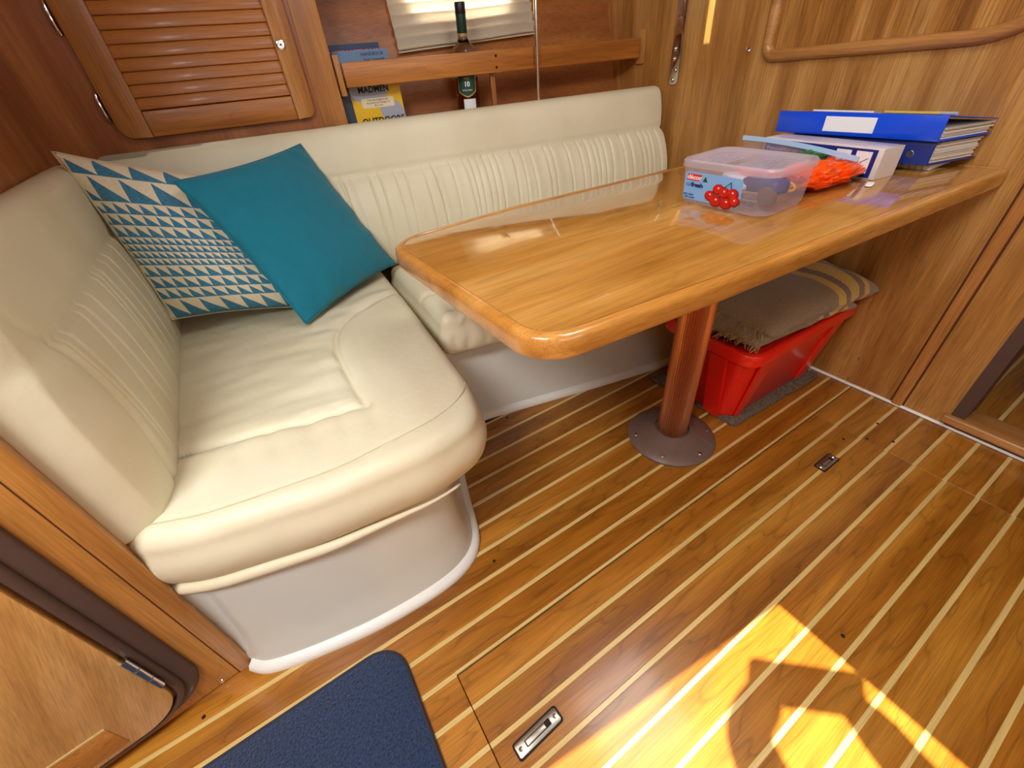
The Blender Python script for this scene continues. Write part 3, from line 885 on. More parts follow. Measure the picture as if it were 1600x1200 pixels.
# ------------------------------------------------------------------ throw pillows
def pillow(name, BL, BR, TR, TL, thick, mat, label, N=72, pinch=0.05, curl=None):
    BL, BR, TR, TL = map(Vector, (BL, BR, TR, TL))
    ctr = (BL + BR + TR + TL) / 4
    nrm = (BR - BL + TR - TL).cross(TL - BL + TR - BR).normalized()
    V = []; F = []; UV = []
    def P(u, v, side):
        a, b = 2 * u - 1, 2 * v - 1
        # pincushion outline
        uu = 0.5 + 0.5 * a * (1 - pinch * (1 - b * b) * abs(a) ** 2)
        vv = 0.5 + 0.5 * b * (1 - pinch * (1 - a * a) * abs(b) ** 2)
        p = BL * (1 - uu) * (1 - vv) + BR * uu * (1 - vv) + TR * uu * vv + TL * (1 - uu) * vv
        h = ((1 - a * a) ** 0.5) * ((1 - b * b) ** 0.5)
        w = 1 + 0.09 * fbm(u * 4 + 3 * side, v * 4, 2.0 * side)
        edge = (max(abs(a), abs(b)))
        wr = 0.006 * fbm(u * 9, v * 9, 5 + side) * sstep(0.4, 0.95, edge)
        q = p + nrm * side * (thick * h * w + (wr if edge < 0.999 else 0))
        if curl: q = curl(q, u, v)
        return q
    for side in (1, -1):
        for i in range(N + 1):
            for j in range(N + 1):
                u = 0.5 - 0.5 * math.cos(math.pi * i / N) if False else i / N
                V.append(P(u, j / N, side)); UV.append((u, j / N))
    st_ = (N + 1) * (N + 1)
    for i in range(N):
        for j in range(N):
            a = i * (N + 1) + j
            F.append((a, a + N + 1, a + N + 2, a + 1))
            F.append((st_ + a, st_ + a + 1, st_ + a + N + 2, st_ + a + N + 1))
    me = bpy.data.meshes.new('pillow_cover'); me.from_pydata([tuple(v) for v in V], [], F)
    ul = me.uv_layers.new(name='uv')
    for lp in me.loops: ul.data[lp.index].uv = UV[lp.vertex_index]
    bm = bmesh.new(); bm.from_mesh(me); bmesh.ops.remove_doubles(bm, verts=bm.verts[:], dist=1e-5); bmesh.ops.recalc_face_normals(bm, faces=bm.faces[:]); bm.to_mesh(me); bm.free()
    t = thing(name, tuple(ctr - Vector((0, 0, 0.2))), label, 'pillow')
    link('pillow_cover', me, mat, t, True)
    seam = []
    for k in range(160):
        s = k / 40
        e = int(s); f = s - e
        u, v = [(f, 0), (1, f), (1 - f, 1), (0, 1 - f)][e]
        seam.append(P(u, v, 0))
    tube('edge_seam', seam, 0.0022, mat if mat is M_TEAL else plain('ecru_piping', (206, 190, 158), 0.8), t, 6, closed=True)
    return t

def tri_material():
    m, N, L, b = newmat('triangle_weave')
    rows = []   # (v_top, height, period)
    v = 0.985
    spec = [(0.10, 0.17), (0.15, 0.16)] + [(0.066, 0.072)] * 3 + [(0.042, 0.045)] * 4 + [(0.072, 0.078)] * 3 + [(0.125, 0.135)]
    tot = sum(s[0] for s in spec); sc = 0.985 / tot
    uvn = N.new('ShaderNodeUVMap'); uvn.uv_map = 'uv'
    sp = N.new('ShaderNodeSeparateXYZ'); L.new(uvn.outputs[0], sp.inputs[0])
    # w runs from the top (0) to the bottom (1)
    w = N.new('ShaderNodeMath'); w.operation = 'SUBTRACT'; w.inputs[0].default_value = 1.0; L.new(sp.outputs[1], w.inputs[1])
    rp = N.new('ShaderNodeValToRGB'); rp.color_ramp.interpolation = 'CONSTANT'
    els = rp.color_ramp.elements
    pos = 0.0
    for i, (h, per) in enumerate(spec):
        h *= sc
        if i == 0: e = els[0]; e.position = 0.0
        elif i == 1: e = els[1]; e.position = pos
        else: e = els.new(pos)
        e.color = (per, pos, h, 1.0)
        pos += h
    L.new(w.outputs[0], rp.inputs[0])
    s2 = N.new('ShaderNodeSeparateColor'); L.new(rp.outputs[0], s2.inputs[0])
    def mth(op, a, b_=None):
        n = N.new('ShaderNodeMath'); n.operation = op
        for i, q in enumerate((a, b_)):
            if q is None: continue
            if isinstance(q, (int, float)): n.inputs[i].default_value = q
            else: L.new(q, n.inputs[i])
        return n.outputs[0]
    fv = mth('DIVIDE', mth('SUBTRACT', w.outputs[0], s2.outputs[1]), s2.outputs[2])
    row_off = mth('MULTIPLY', s2.outputs[1], 3.37)
    fu = mth('FRACT', mth('ADD', mth('DIVIDE', sp.outputs[0], s2.outputs[0]), row_off))
    fvm = mth('MULTIPLY', mth('SUBTRACT', fv, 0.06), 1.08)
    cut = mth('GREATER_THAN', fvm, fu)
    # the plain ecru margins at the sides
    side = mth('MULTIPLY', mth('GREATER_THAN', sp.outputs[0], 0.035), mth('LESS_THAN', sp.outputs[0], 0.975))
    tc = N.new('ShaderNodeTexCoord')
    mpn = N.new('ShaderNodeMapping'); mpn.inputs['Scale'].default_value = (40, 420, 1); L.new(uvn.outputs[0], mpn.inputs[0])
    nz = N.new('ShaderNodeTexNoise'); nz.inputs['Scale'].default_value = 1.0; L.new(mpn.outputs[0], nz.inputs['Vector'])
    blue = N.new('ShaderNodeValToRGB'); be = blue.color_ramp.elements
    be[0].position = 0.35; be[0].color = lin((34, 96, 134)); be[1].position = 0.65; be[1].color = lin((84, 152, 182))
    L.new(nz.outputs['Fac'], blue.inputs[0])
    ecru = N.new('ShaderNodeValToRGB'); ee = ecru.color_ramp.elements
    ee[0].position = 0.3; ee[0].color = lin((226, 212, 178)); ee[1].position = 0.7; ee[1].color = lin((244, 234, 208))
    L.new(nz.outputs['Fac'], ecru.inputs[0])
    mx = N.new('ShaderNodeMix'); mx.data_type = 'RGBA'
    L.new(mth('MULTIPLY', cut, side), mx.inputs[0]); L.new(ecru.outputs[0], mx.inputs[6]); L.new(blue.outputs[0], mx.inputs[7])
    L.new(mx.outputs[2], b.inputs['Base Color']); b.inputs['Roughness'].default_value = 0.9
    bp = N.new('ShaderNodeBump'); bp.inputs['Strength'].default_value = 0.3; bp.inputs['Distance'].default_value = 0.002
    L.new(nz.outputs['Fac'], bp.inputs['Height']); L.new(bp.outputs[0], b.inputs['Normal'])
    return m
M_TRI = tri_material()
pillow('throw_pillow', (-0.268, 1.385, 0.512), (0.075, 1.315, 0.462), (0.06, 1.43, 0.80), (-0.312, 1.50, 0.918), 0.078, M_TRI, 'ecru throw pillow woven with blue triangles, slumped in the settee corner')
pillow('throw_pillow', (0.035, 1.185, 0.472), (0.385, 1.43, 0.478), (0.232, 1.575, 0.853), (-0.105, 1.345, 0.838), 0.052, M_TEAL, 'plain teal square throw pillow leaning on the patterned one')

# ------------------------------------------------------------------ saloon table
ZT = 0.71
tab = thing('saloon_table', (0.895, 0.585, 0.0), 'glossy varnished wooden saloon table with rounded corners on a single pedestal', 'table')
tpoly = round_poly([(0.252, 0.372), (0.60, 0.343), (1.586, 0.292), (1.586, 0.905), (1.2, 0.935), (0.60, 0.962), (0.236, 0.935)], [0.075, 0.4, 0.02, 0.0, 0.6, 0.4, 0.09], 10)
tp = resample(tpoly, 260)
layered('table_edge', tp, [(0.012, ZT - 0.040), (0.003, ZT - 0.037), (0.0, ZT - 0.030), (0.0, ZT - 0.010), (0.002, ZT - 0.004), (0.006, ZT - 0.001), (0.010, ZT), (0.017, ZT), (0.0185, ZT - 0.0018), (0.0195, ZT - 0.0018)], M_EDGE, tab)
layered('tabletop', tp, [(0.0193, ZT - 0.012), (0.0195, ZT - 0.0006), (0.0205, ZT - 0.0002)], M_TABLE, tab)
PC = Vector((0.897, 0.583, 0))
TM = Matrix.Translation(PC)
lathe('pole', [(0.0445, 0.02), (0.0445, ZT - 0.045)], M_COPPER, tab, 80, M=TM, ribs=1, ribd=0.0036, deg=10)
lathe('pole_collar', [(0.045, ZT - 0.055), (0.09, ZT - 0.052), (0.095, ZT - 0.040)], M_PBASE, tab, 40, M=TM)
pb = lathe('pedestal_foot', [(0.132, 0.0), (0.134, 0.006), (0.130, 0.012), (0.10, 0.022), (0.065, 0.034), (0.056, 0.040), (0.052, 0.041), (0.050, 0.034), (0.0, 0.034)], M_PBASE, tab, 64, M=TM, deg=50)
for k in range(6):
    a = math.radians(-152 + 60 * k)
    lathe('screw', [(0, 0.020), (0.005, 0.0195), (0.007, 0.017)], M_STEEL, pb, 12, M=Matrix.Translation(PC + Vector((0.112 * math.cos(a), 0.112 * math.sin(a), 0))))
    a2 = a + math.radians(30)
    e = Vector((math.cos(a2), math.sin(a2), 0))
    tube('foot_rib', [PC + e * 0.062 + Vector((0, 0, 0.0345)), PC + e * 0.124 + Vector((0, 0, 0.0135))], 0.0012, M_PBASE, pb, 6)

# ------------------------------------------------------------------ louvred locker door
exw = Vector((1, -0.1, 0)).normalized(); LO = exw.cross(Vector((0, 0, 1)))      # towards cabin
LM = frame3((0, Wy(0), 0), exw, (0, 0, 1), LO)
lv = thing('louvred_door', tuple(LM @ Vector((0.06, 0.912, 0))), 'wooden louvred locker door with chrome hinges and round chrome lock', 'door')
LX0, LX1, LZ0, LZ1 = -0.192, 0.318, 0.911, 1.47
RAD = 0.045
def door_stile(name, poly, mat):
    return slab(name, poly, 0.0, 0.020, mat, lv, 0.004, M=LM)
door_stile('stile', round_poly([(LX0, LZ0), (LX0 + 0.072, LZ0), (LX0 + 0.072, LZ1), (LX0, LZ1)], [RAD, 0, 0, RAD], 8), M_TRIMZ)
door_stile('stile', round_poly([(LX1 - 0.055, LZ0), (LX1, LZ0), (LX1, LZ1), (LX1 - 0.055, LZ1)], [0, RAD * 0.7, RAD * 0.7, 0], 8), M_TRIMZ)
door_stile('rail', [Vector(p) for p in [(LX0 + 0.073, LZ0), (LX1 - 0.056, LZ0), (LX1 - 0.056, LZ0 + 0.060), (LX0 + 0.073, LZ0 + 0.060)]], M_TRIMX)
door_stile('rail', [Vector(p) for p in [(LX0 + 0.073, LZ1 - 0.06), (LX1 - 0.056, LZ1 - 0.06), (LX1 - 0.056, LZ1), (LX0 + 0.073, LZ1)]], M_TRIMX)
box('louvre_backing', LX0 + 0.07, LX1 - 0.05, LZ0 + 0.05, LZ1 - 0.05, -0.004, 0.001, M_DARK, lv, M=LM)
sl0 = None
z = LZ0 + 0.0605
while z < LZ1 - 0.065:
    M = LM @ Matrix.Translation((0, z, 0.009)) @ Matrix.Rotation(math.radians(-14), 4, 'X')
    if sl0 is None:
        sl0 = box('slat', LX0 + 0.07, LX1 - 0.053, 0.0012, 0.0290, -0.004, 0.004, M_TRIMX, lv, 0.0015, M=M); z00 = z
    else:
        c = sl0.copy(); COL.objects.link(c); c.parent = lv; c.location = sl0.location + Vector((0, 0, z - z00))
    z += 0.0278
# chrome lock and hinges
M = LM @ Matrix.Translation((0.279, 1.089, 0.02))
lk = lathe('lock', [(0.0, 0.006), (0.006, 0.006), (0.0065, 0.004), (0.010, 0.0045), (0.0125, 0.003), (0.0135, 0)], M_CHROME, lv, 28, M=M)
lathe('keyhole', [(0.0, 0.0064), (0.0025, 0.0064), (0.0028, 0.0055)], M_DARK, lk, 12, M=M)
for zc in (0.986, 1.166, 1.38):
    tube('hinge', [LM @ Vector((LX0 - 0.008, zc - 0.030, 0.006)), LM @ Vector((LX0 - 0.009, zc - 0.02, 0.010)), LM @ Vector((LX0 - 0.009, zc + 0.02, 0.010)), LM @ Vector((LX0 - 0.008, zc + 0.030, 0.006))], 0.0055, M_CHROME, lv, 10)

# ------------------------------------------------------------------ pleated blind, steel pole, chainplate, hook
bl = thing('pleated_blind', tuple(hull_frame(0.94, 1.06) @ Vector((0, 0, 0.01))), 'cream pleated blind hanging over the cabin window above the shelf', 'blind')
mb, N, L, b = newmat('blind_fabric')
b.inputs['Base Color'].default_value = lin((250, 242, 224)); b.inputs['Roughness'].default_value = 0.8
tr = N.new('ShaderNodeBsdfTranslucent'); tr.inputs[0].default_value = lin((238, 228, 206))
ms = N.new('ShaderNodeMixShader'); ms.inputs[0].default_value = 0.4
out = N['Material Output'] if 'Material Output' in N else N.new('ShaderNodeOutputMaterial')
L.new(b.outputs[0], ms.inputs[1]); L.new(tr.outputs[0], ms.inputs[2]); L.new(ms.outputs[0], out.inputs[0])
BM = hull_frame(0.936, 1.055)
V = []; F = []
pitch = 0.030; npl = 13; nx = 14
prof = []
for k in range(npl):
    prof += [(0.030, k * pitch), (0.008, k * pitch + pitch * 0.35)]
prof = [(0.016, -0.004)] + prof
for (d, u) in prof:
    for i in range(nx + 1):
        s = i / nx
        x = -0.27 + 0.54 * s
        sag = 0.010 * (1 - s) * 0 + 0.026 * (s)      # hangs a little crooked
        V.append(BM @ Vector((x + 0.004 * math.sin(u * 200), u + sag * (1 - u / 0.5) + 0.001 * math.sin(9 * s), d)))
nn = nx + 1
for j in range(len(prof) - 1):
    for i in range(nx): F.append((j * nn + i, j * nn + i + 1, (j + 1) * nn + i + 1, (j + 1) * nn + i))
o = pyd('fabric', V, F, mb, bl)
md = o.modifiers.new('thick', 'SOLIDIFY'); md.thickness = 0.0012
pts = [BM @ Vector((-0.27 + 0.54 * i / 8, -0.003 + 0.026 * i / 8, 0.017)) for i in range(9)]
tube('bottom_hem', pts, 0.003, plain('blind_hem', (222, 208, 180), 0.7), bl, 8)

pol = tag(tube('support_rod', [(1.088, Wy(1.088) - 0.04, 0.83), (1.088, Wy(1.088) - 0.04, 1.86)], 0.0065, M_CHROME, seg=18), 'thin upright stainless steel rod in front of the shelf rail', 'rod')

ch = thing('chainplate', (XB, 1.336, 0.885), 'polished steel strap with four bolts on the bulkhead beside the back cushion', 'chainplate')
cpM = frame3((XB - 0.0, 1.336, 0.885), (0, -1, 0), (0, 0, 1), (-1, 0, 0))
slab('strap', round_poly([(-0.021, 0), (0.021, 0), (0.021, 0.95), (-0.021, 0.95)], [0.014, 0.014, 0, 0], 8), 0.0, 0.006, plain('mirror_steel', (205, 200, 192), 0.06, metal=1.0), ch, 0.001, M=cpM)
for (dy, dz) in ((-0.002, 0.014), (0.006, 0.044), (-0.007, 0.078), (-0.007, 0.108)):
    lathe('bolt', [(0, 0.0125), (0.004, 0.012), (0.0072, 0.0085), (0.0078, 0.006)], M_CHROME, ch, 18, M=cpM @ Matrix.Translation((dy, dz, 0)))
hk = thing('wall_hook', (XB, 1.048, 0.972), 'small chrome hook screwed to the bulkhead near the moulding', 'hook')
HKM = frame3((XB, 1.048, 0.972), (0, -1, 0), (0, 0, 1), (-1, 0, 0))
lathe('plate', [(0, 0.004), (0.006, 0.004), (0.008, 0.0)], M_CHROME, hk, 16, M=HKM)
tube('peg', [HKM @ Vector(p) for p in ((0, 0, 0.003), (0, 0, 0.010), (0.001, 0.004, 0.015), (0.002, 0.009, 0.016))], 0.0028, M_CHROME, hk, 8)
for (yy, zz) in ((0.393, 0.107), (0.394, 0.020)):
    lathe('screw', [(0, 0.004), (0.004, 0.0035), (0.006, 0)], M_CHROME, wr, 14, M=frame3((XB, yy, zz), (0, -1, 0), (0, 0, 1), (-1, 0, 0)))

# ------------------------------------------------------------------ things on the shelf
ZSH = 0.8405
def wpt(x, off): return Vector((x, Wy(x) + off, 0))
def book(name, x0, w, h, t, off, lean, cover, label, zb=ZSH, pages=True):
    M = frame3((x0, Wy(x0) + off, zb), exw, (0, math.sin(lean), math.cos(lean)), exw.cross(Vector((0, math.sin(lean), math.cos(lean)))))
    bk = thing(name, tuple(M @ Vector((w / 2, 0, 0))), label, 'book')
    box('cover', 0, w, 0, h, -0.0015, 0.0, cover, bk, M=M)
    box('cover', 0, w, 0, h, -t, -t + 0.0015, cover, bk, M=M)
    box('spine', -0.0015, 0.0, 0, h, -t, 0.0, cover, bk, M=M)
    box('page_block', 0.0005, w - 0.003, 0.002, h - 0.003, -t + 0.0015, -0.0015, M_PAPER, bk, M=M)
    return bk, M
c1 = plain('book_navy', (34, 58, 92), 0.45); c2 = plain('book_greyblue', (104, 134, 168), 0.45); c3 = plain('book_yellow', (236, 190, 12), 0.4); c4 = plain('book_slate', (44, 58, 72), 0.4)
red = plain('coral_print', (240, 84, 76), 0.5)
bk, M = book('book', 0.414, 0.178, 0.247, 0.012, 0.080, 0.10, c1, 'dark blue book with coral red lettering at the back of the shelf')
text('title', 'INSTRUCTIONS', 0.024, M @ Matrix.Translation((0.090, 0.222, 0.0004)), red, bk, bold=0.0004)
bk, M = book('book', 0.432, 0.174, 0.229, 0.012, 0.056, 0.10, c2, 'grey blue book with small dark lettering in front of the navy one')
text('title', 'HANDBOOK', 0.013, M @ Matrix.Translation((0.124, 0.217, 0.0004)), M_BLACK, bk)
text('title', 'THE OWNER', 0.012, M @ Matrix.Translation((0.126, 0.201, 0.0004)), M_BLACK, bk)
bk, M = book('book', 0.412, 0.05, 0.16, 0.014, 0.036, 0.05, c4, 'dark slate book peeping out left of the yellow paperback')
bk, M = book('book', 0.446, 0.165, 0.170, 0.013, 0.034, 0.05, c3, 'yellow and grey paperback reading MADMEN below the shelf rail')
g1 = plain('cover_grey', (168, 172, 184), 0.45); cr_ = plain('cover_cream', (238, 222, 186), 0.5)
def blob(name, pts, z0, z1, mat, par, M): return slab(name, resample([Vector(p) for p in catmull(pts, 6, True)], 40), z0, z1, mat, par, M=M)
blob('cover_patch', [(0.004, 0.10), (0.06, 0.094), (0.11, 0.10), (0.122, 0.12), (0.118, 0.150), (0.09, 0.166), (0.02, 0.166), (0.002, 0.14)], 0, 0.0003, g1, bk, M)
blob('cover_patch', [(0.085, 0.075), (0.09, 0.040), (0.08, 0.022), (0.12, 0.012), (0.162, 0.016), (0.163, 0.06), (0.15, 0.085), (0.12, 0.09)], 0, 0.0003, g1, bk, M)
slab('cover_panel', rrect(0.028, 0.074, 0.136, 0.101, 0.005), 0.0003, 0.0006, cr_, bk, M=M)
text('title', 'MADMEN', 0.024, M @ Matrix.Translation((0.076, 0.124, 0.0007)), M_BLACK, bk, bold=0.0006)
text('subtitle', 'From the bridge to the\nthe yachts and voyages of\nlife at sea', 0.0075, M @ Matrix.Translation((0.082, 0.088, 0.0009)), plain('brown_print', (110, 84, 60), 0.6), bk)
text('title', 'OUTDOORS', 0.026, M @ Matrix.Translation((0.088, 0.036, 0.0007)), M_BLACK, bk, bold=0.0006)

glass = plain('clear_glass', (235, 242, 236), 0.03, trans=1.0, ior=1.35)
btx = 0.855
bt = thing('whisky_bottle', (btx, Wy(btx) + 0.052, ZSH), 'clear glass spirit bottle with dark green neck foil standing behind the rail', 'bottle')
BTM = Matrix.Translation((btx, Wy(btx) + 0.052, ZSH)) @ Matrix.Rotation(0.06, 4, 'X')
lathe('glass_body', [(0.0, 0.004), (0.038, 0.0), (0.042, 0.006), (0.042, 0.19), (0.0405, 0.203), (0.034, 0.215), (0.022, 0.226), (0.0165, 0.236), (0.0150, 0.25), (0.0140, 0.30), (0.0, 0.30)], glass, bt, 40, M=BTM)
green = plain('dark_green_foil', (18, 54, 40), 0.4)
lathe('spirit_level', [(0.0, 0.006), (0.0395, 0.006), (0.0395, 0.13), (0, 0.13)], plain('amber_spirit', (196, 120, 40), 0.05, trans=0.9, ior=1.33), bt, 32, M=BTM)
nf = lathe('neck_foil', [(0.0157, 0.245), (0.0170, 0.247), (0.0165, 0.302), (0.0160, 0.306)], green, bt, 32, M=BTM)
lathe('cap', [(0.0166, 0.298), (0.0174, 0.30), (0.0174, 0.325), (0.0160, 0.328), (0.0, 0.328)], plain('black_cap', (22, 22, 26), 0.4), bt, 32, M=BTM)
gold = plain('gold_print', (206, 176, 98), 0.35, metal=0.6)
lathe('foil_band', [(0.0171, 0.2455), (0.0172, 0.2495)], gold, nf, 32, M=BTM)
def curved_label(name, r, a0, a1, zf, mat, par, n=20, nz=6):
    V = []; F = []
    for i in range(n + 1):
        s = i / n; a = math.radians(a0 + (a1 - a0) * s); zb, zt = zf(s)
        for k in range(nz + 1): V.append(BTM @ Vector((r * math.cos(a), r * math.sin(a), zb + (zt - zb) * k / nz)))
    for i in range(n):
        for k in range(nz): a = i * (nz + 1) + k; F.append((a, a + nz + 1, a + nz + 2, a + 1))
    o = pyd(name, V, F, mat, par, smooth=True); return o
FACE = math.degrees(math.atan2(-(Wy(btx) + 0.05), -btx))
lg = curved_label('label_border', 0.0423, FACE - 46, FACE + 46, lambda s: (0.075 + 0.016 * abs(2 * s - 1) ** 1.5, 0.165), gold, bt)
lf = curved_label('front_label', 0.0426, FACE - 42, FACE + 42, lambda s: (0.079 + 0.016 * abs(2 * s - 1) ** 1.5, 0.163), plain('green_label', (24, 70, 54), 0.5), bt)
curved_label('lower_label', 0.0425, FACE - 22, FACE + 38, lambda s: (0.030, 0.070), M_WHITE, bt)
fd = Vector((math.cos(math.radians(FACE)), math.sin(math.radians(FACE)), 0)); fx = Vector((0, 0, 1)).cross(fd)
def on_bottle(z, s, size, m, bold=0):
    Mx = BTM @ frame3(fd * 0.0432 + Vector((0, 0, z)), fx, (0, 0, 1), fd)
    text('label_print', s, size, Mx, m, lf, bold=bold)
on_bottle(0.113, '10', 0.020, M_WHITE, 0.0005); on_bottle(0.096, 'SINGLE MALT', 0.006, M_WHITE); on_bottle(0.130, 'AGED', 0.007, gold)

# ------------------------------------------------------------------ red storage box, carpet piece, blanket, mat
gc = tag(slab('carpet_offcut', round_poly([(1.085, 0.487), (1.555, 0.468), (1.57, 0.742), (1.065, 0.84)], 0.02, 5), 0.0005, 0.010, M_GCARP, None, 0.003), 'scrap of grey carpet under the red storage box', 'carpet')
rb = thing('storage_box', (1.3, 0.66, 0.0105), 'bright red plastic storage box on the floor under the table', 'box')
def rbox(i): return round_poly([(1.03 + i, 0.462 + i), (1.572 - i * 0.45, 0.452 + i), (1.572 - i * 0.45, 0.758 - i), (1.03 + i, 0.80 - i)], [0.05, 0.03, 0.03, 0.05], 7)
def rbl(spec, nm, mat=M_RED, caps=(True, True)):
    n = None; V = []; F = []
    for (i, z) in spec:
        P = rbox(i); n = len(P); V += [Vector((p.x, p.y, z)) for p in P]
    for l in range(len(spec) - 1):
        for k in range(n): F.append((l * n + k, l * n + (k + 1) % n, (l + 1) * n + (k + 1) % n, (l + 1) * n + k))
    if caps[0]: F.append(tuple(reversed(range(n))))
    if caps[1]: F.append(tuple((len(spec) - 1) * n + k for k in range(n)))
    return smooth_by_angle(pyd(nm, V, F, mat, rb), 40)
body = rbl([(0.062, 0.0105), (0.056, 0.016), (0.016, 0.272)], 'tub', caps=(True, False))
rbl([(0.016, 0.262), (0.004, 0.262), (0.0, 0.266), (0.0, 0.296), (0.003, 0.301), (0.010, 0.303), (0.018, 0.300), (0.022, 0.29)], 'rim', caps=(False, False))
lid = rbl([(0.020, 0.288), (0.024, 0.294), (0.05, 0.294), (0.055, 0.290)], 'lid')
# corner pillar and raised panels on the tub sides
def skew_box(nm, pts_b, pts_t, th, nrm, mat, par):
    nv = Vector(nrm) * th
    V = [Vector(p) for p in pts_b] + [Vector(p) for p in pts_t]
    V2_ = [v + nv for v in V]
    q = [V[0], V[1], V[3], V[2]]; q2 = [V2_[0], V2_[1], V2_[3], V2_[2]]
    return pyd(nm, q + q2, [(3, 2, 1, 0), (4, 5, 6, 7), (0, 1, 5, 4), (1, 2, 6, 5), (2, 3, 7, 6), (3, 0, 4, 7)], mat, par)
skew_box('side_rib', [(1.083, 0.60, 0.012), (1.083, 0.545, 0.012)], [(1.042, 0.60, 0.262), (1.042, 0.545, 0.262)], 0.010, (-1, 0, -0.05), M_RED, body)
skew_box('side_rib', [(1.12, 0.517, 0.012), (1.15, 0.516, 0.012)], [(1.09, 0.474, 0.262), (1.16, 0.473, 0.262)], 0.006, (0, -1, 0), M_RED, body)
skew_box('side_rib', [(1.46, 0.513, 0.012), (1.52, 0.512, 0.012)], [(1.48, 0.471, 0.262), (1.54, 0.470, 0.262)], 0.006, (0, -1, 0), M_RED, body)

def blanket_mat():
    m, N, L, b = newmat('taupe_wool')
    tc = N.new('ShaderNodeTexCoord'); uvn = N.new('ShaderNodeUVMap'); uvn.uv_map = 'uv'
    sp = N.new('ShaderNodeSeparateXYZ'); L.new(uvn.outputs[0], sp.inputs[0])
    rp = N.new('ShaderNodeValToRGB'); rp.color_ramp.interpolation = 'CONSTANT'
    e = rp.color_ramp.elements; tp_, ye = lin((150, 130, 100)), lin((214, 178, 92)); dk = lin((134, 114, 90))
    e[0].position = 0; e[0].color = tp_; e[1].position = 0.58; e[1].color = ye
    for p, c in ((0.64, dk), (0.69, ye), (0.78, dk), (0.83, ye), (0.88, tp_)):
        k = e.new(p); k.color = c
    nd = N.new('ShaderNodeTexNoise'); nd.inputs['Scale'].default_value = 260; L.new(tc.outputs['Object'], nd.inputs['Vector'])
    ad = N.new('ShaderNodeMath'); ad.operation = 'MULTIPLY_ADD'; ad.inputs[1].default_value = 0.012; L.new(nd.outputs['Fac'], ad.inputs[0]); L.new(sp.outputs[0], ad.inputs[2])
    L.new(ad.outputs[0], rp.inputs[0])
    hv = N.new('ShaderNodeHueSaturation'); L.new(rp.outputs[0], hv.inputs['Color'])
    mr = N.new('ShaderNodeMapRange'); mr.inputs['To Min'].default_value = 0.55; mr.inputs['To Max'].default_value = 1.4; L.new(nd.outputs['Fac'], mr.inputs['Value']); L.new(mr.outputs[0], hv.inputs['Value'])
    L.new(hv.outputs[0], b.inputs['Base Color']); b.inputs['Roughness'].default_value = 0.95; b.inputs['Sheen Weight'].default_value = 0.3
    bp = N.new('ShaderNodeBump'); bp.inputs['Strength'].default_value = 0.8; bp.inputs['Distance'].default_value = 0.003; L.new(nd.outputs['Fac'], bp.inputs['Height']); L.new(bp.outputs[0], b.inputs['Normal'])
    return m
M_WOOL = blanket_mat()
bk_ = thing('folded_blanket', (1.3, 0.62, 0.303), 'folded taupe wool blanket with yellow stripes and fringe on the red box', 'blanket')
def blanket_fold(nm, u0, u1, v0, v1, zb, zt, seed, er=0.03):
    """u along x (0..1 uv), v along y; superellipse slab"""
    NU, NV = 70, 36; V = []; F = []; UV = []
    def P(u, v, side):
        a, c = 2 * u - 1, 2 * v - 1
        x = u0 + (u1 - u0) * u; y = v0 + (v1 - v0) * v
        x += 0.0; y += -0.045 * (u - 0.15) 
        h = (1 - abs(a) ** 9) ** 0.5 * (1 - abs(c) ** 5) ** 0.5
        zt_ = zt + 0.022 * math.sin(u * 2.6 + 0.3) + 0.012 * math.sin(v * 3.0) + 0.010 * fbm(u * 5, v * 3, seed) + 0.008 * math.sin(u * 17 + v * 5) * sstep(0.45, 0.8, u)
        zb_ = zb
        mid = (zt_ * 0.45 + zb_ * 0.55)
        z = mid + ((zt_ - mid) if side > 0 else (zb_ - mid)) * h
        return Vector((x, y + 0.006 * fbm(u * 7, 1.0, seed), z))
    for side in (1, -1):
        for i in range(NU + 1):
            for j in range(NV + 1):
                V.append(P(i / NU, j / NV, side)); UV.append((i / NU + 0.05 * (j / NV) + 0.03 * math.sin(j / NV * 5), j / NV))
    st_ = (NU + 1) * (NV + 1)
    for i in range(NU):
        for j in range(NV):
            a = i * (NV + 1) + j
            F.append((a, a + NV + 1, a + NV + 2, a + 1)); F.append((st_ + a, st_ + a + 1, st_ + a + NV + 2, st_ + a + NV + 1))
    o = pyd(nm, V, F, M_WOOL, bk_, smooth=True, uvs=UV)
    return o, P
blanket_fold('under_fold', 1.055, 1.50, 0.475, 0.765, 0.302, 0.345, 3.0)
of, PF = blanket_fold('top_fold', 1.085, 1.578, 0.462, 0.765, 0.318, 0.397, 9.0)
# fringe: short tangled threads hanging off the near left end (past counting)
random.seed(5)
V = []; F = []
def thread(p, q, r, s):
    d = (r - p); side = d.cross(Vector((0, 0, 1))); side = (side if side.length > 1e-6 else Vector((1, 0, 0))).normalized() * s
    up = Vector((0, 0, s))
    b0 = len(V)
    for w in (p, q, r):
        V.extend([w + side, w - side * 0.5 + up, w - side * 0.5 - up])
    for l in (0, 3):
        for k in range(3): F.append((b0 + l + k, b0 + l + (k + 1) % 3, b0 + l + 3 + (k + 1) % 3, b0 + l + 3 + k))
for i in range(520):
    v = random.random(); lay_ = random.choice((0, 1))
    y = 0.485 + 0.30 * v; z0_ = (0.330 if lay_ else 0.352) + random.uniform(-0.012, 0.012)
    p = Vector((1.075 + 0.02 * (1 - lay_) + random.uniform(-0.01, 0.02), y, z0_))
    q = p + Vector((-random.uniform(0.008, 0.02), random.uniform(-0.012, 0.012), random.uniform(-0.004, 0.010)))
    r = q + Vector((-random.uniform(0.0, 0.016), random.uniform(-0.012, 0.012), -random.uniform(0.004, 0.022)))
    r.z = max(r.z, 0.306)
    thread(p, q, r, 0.0013)
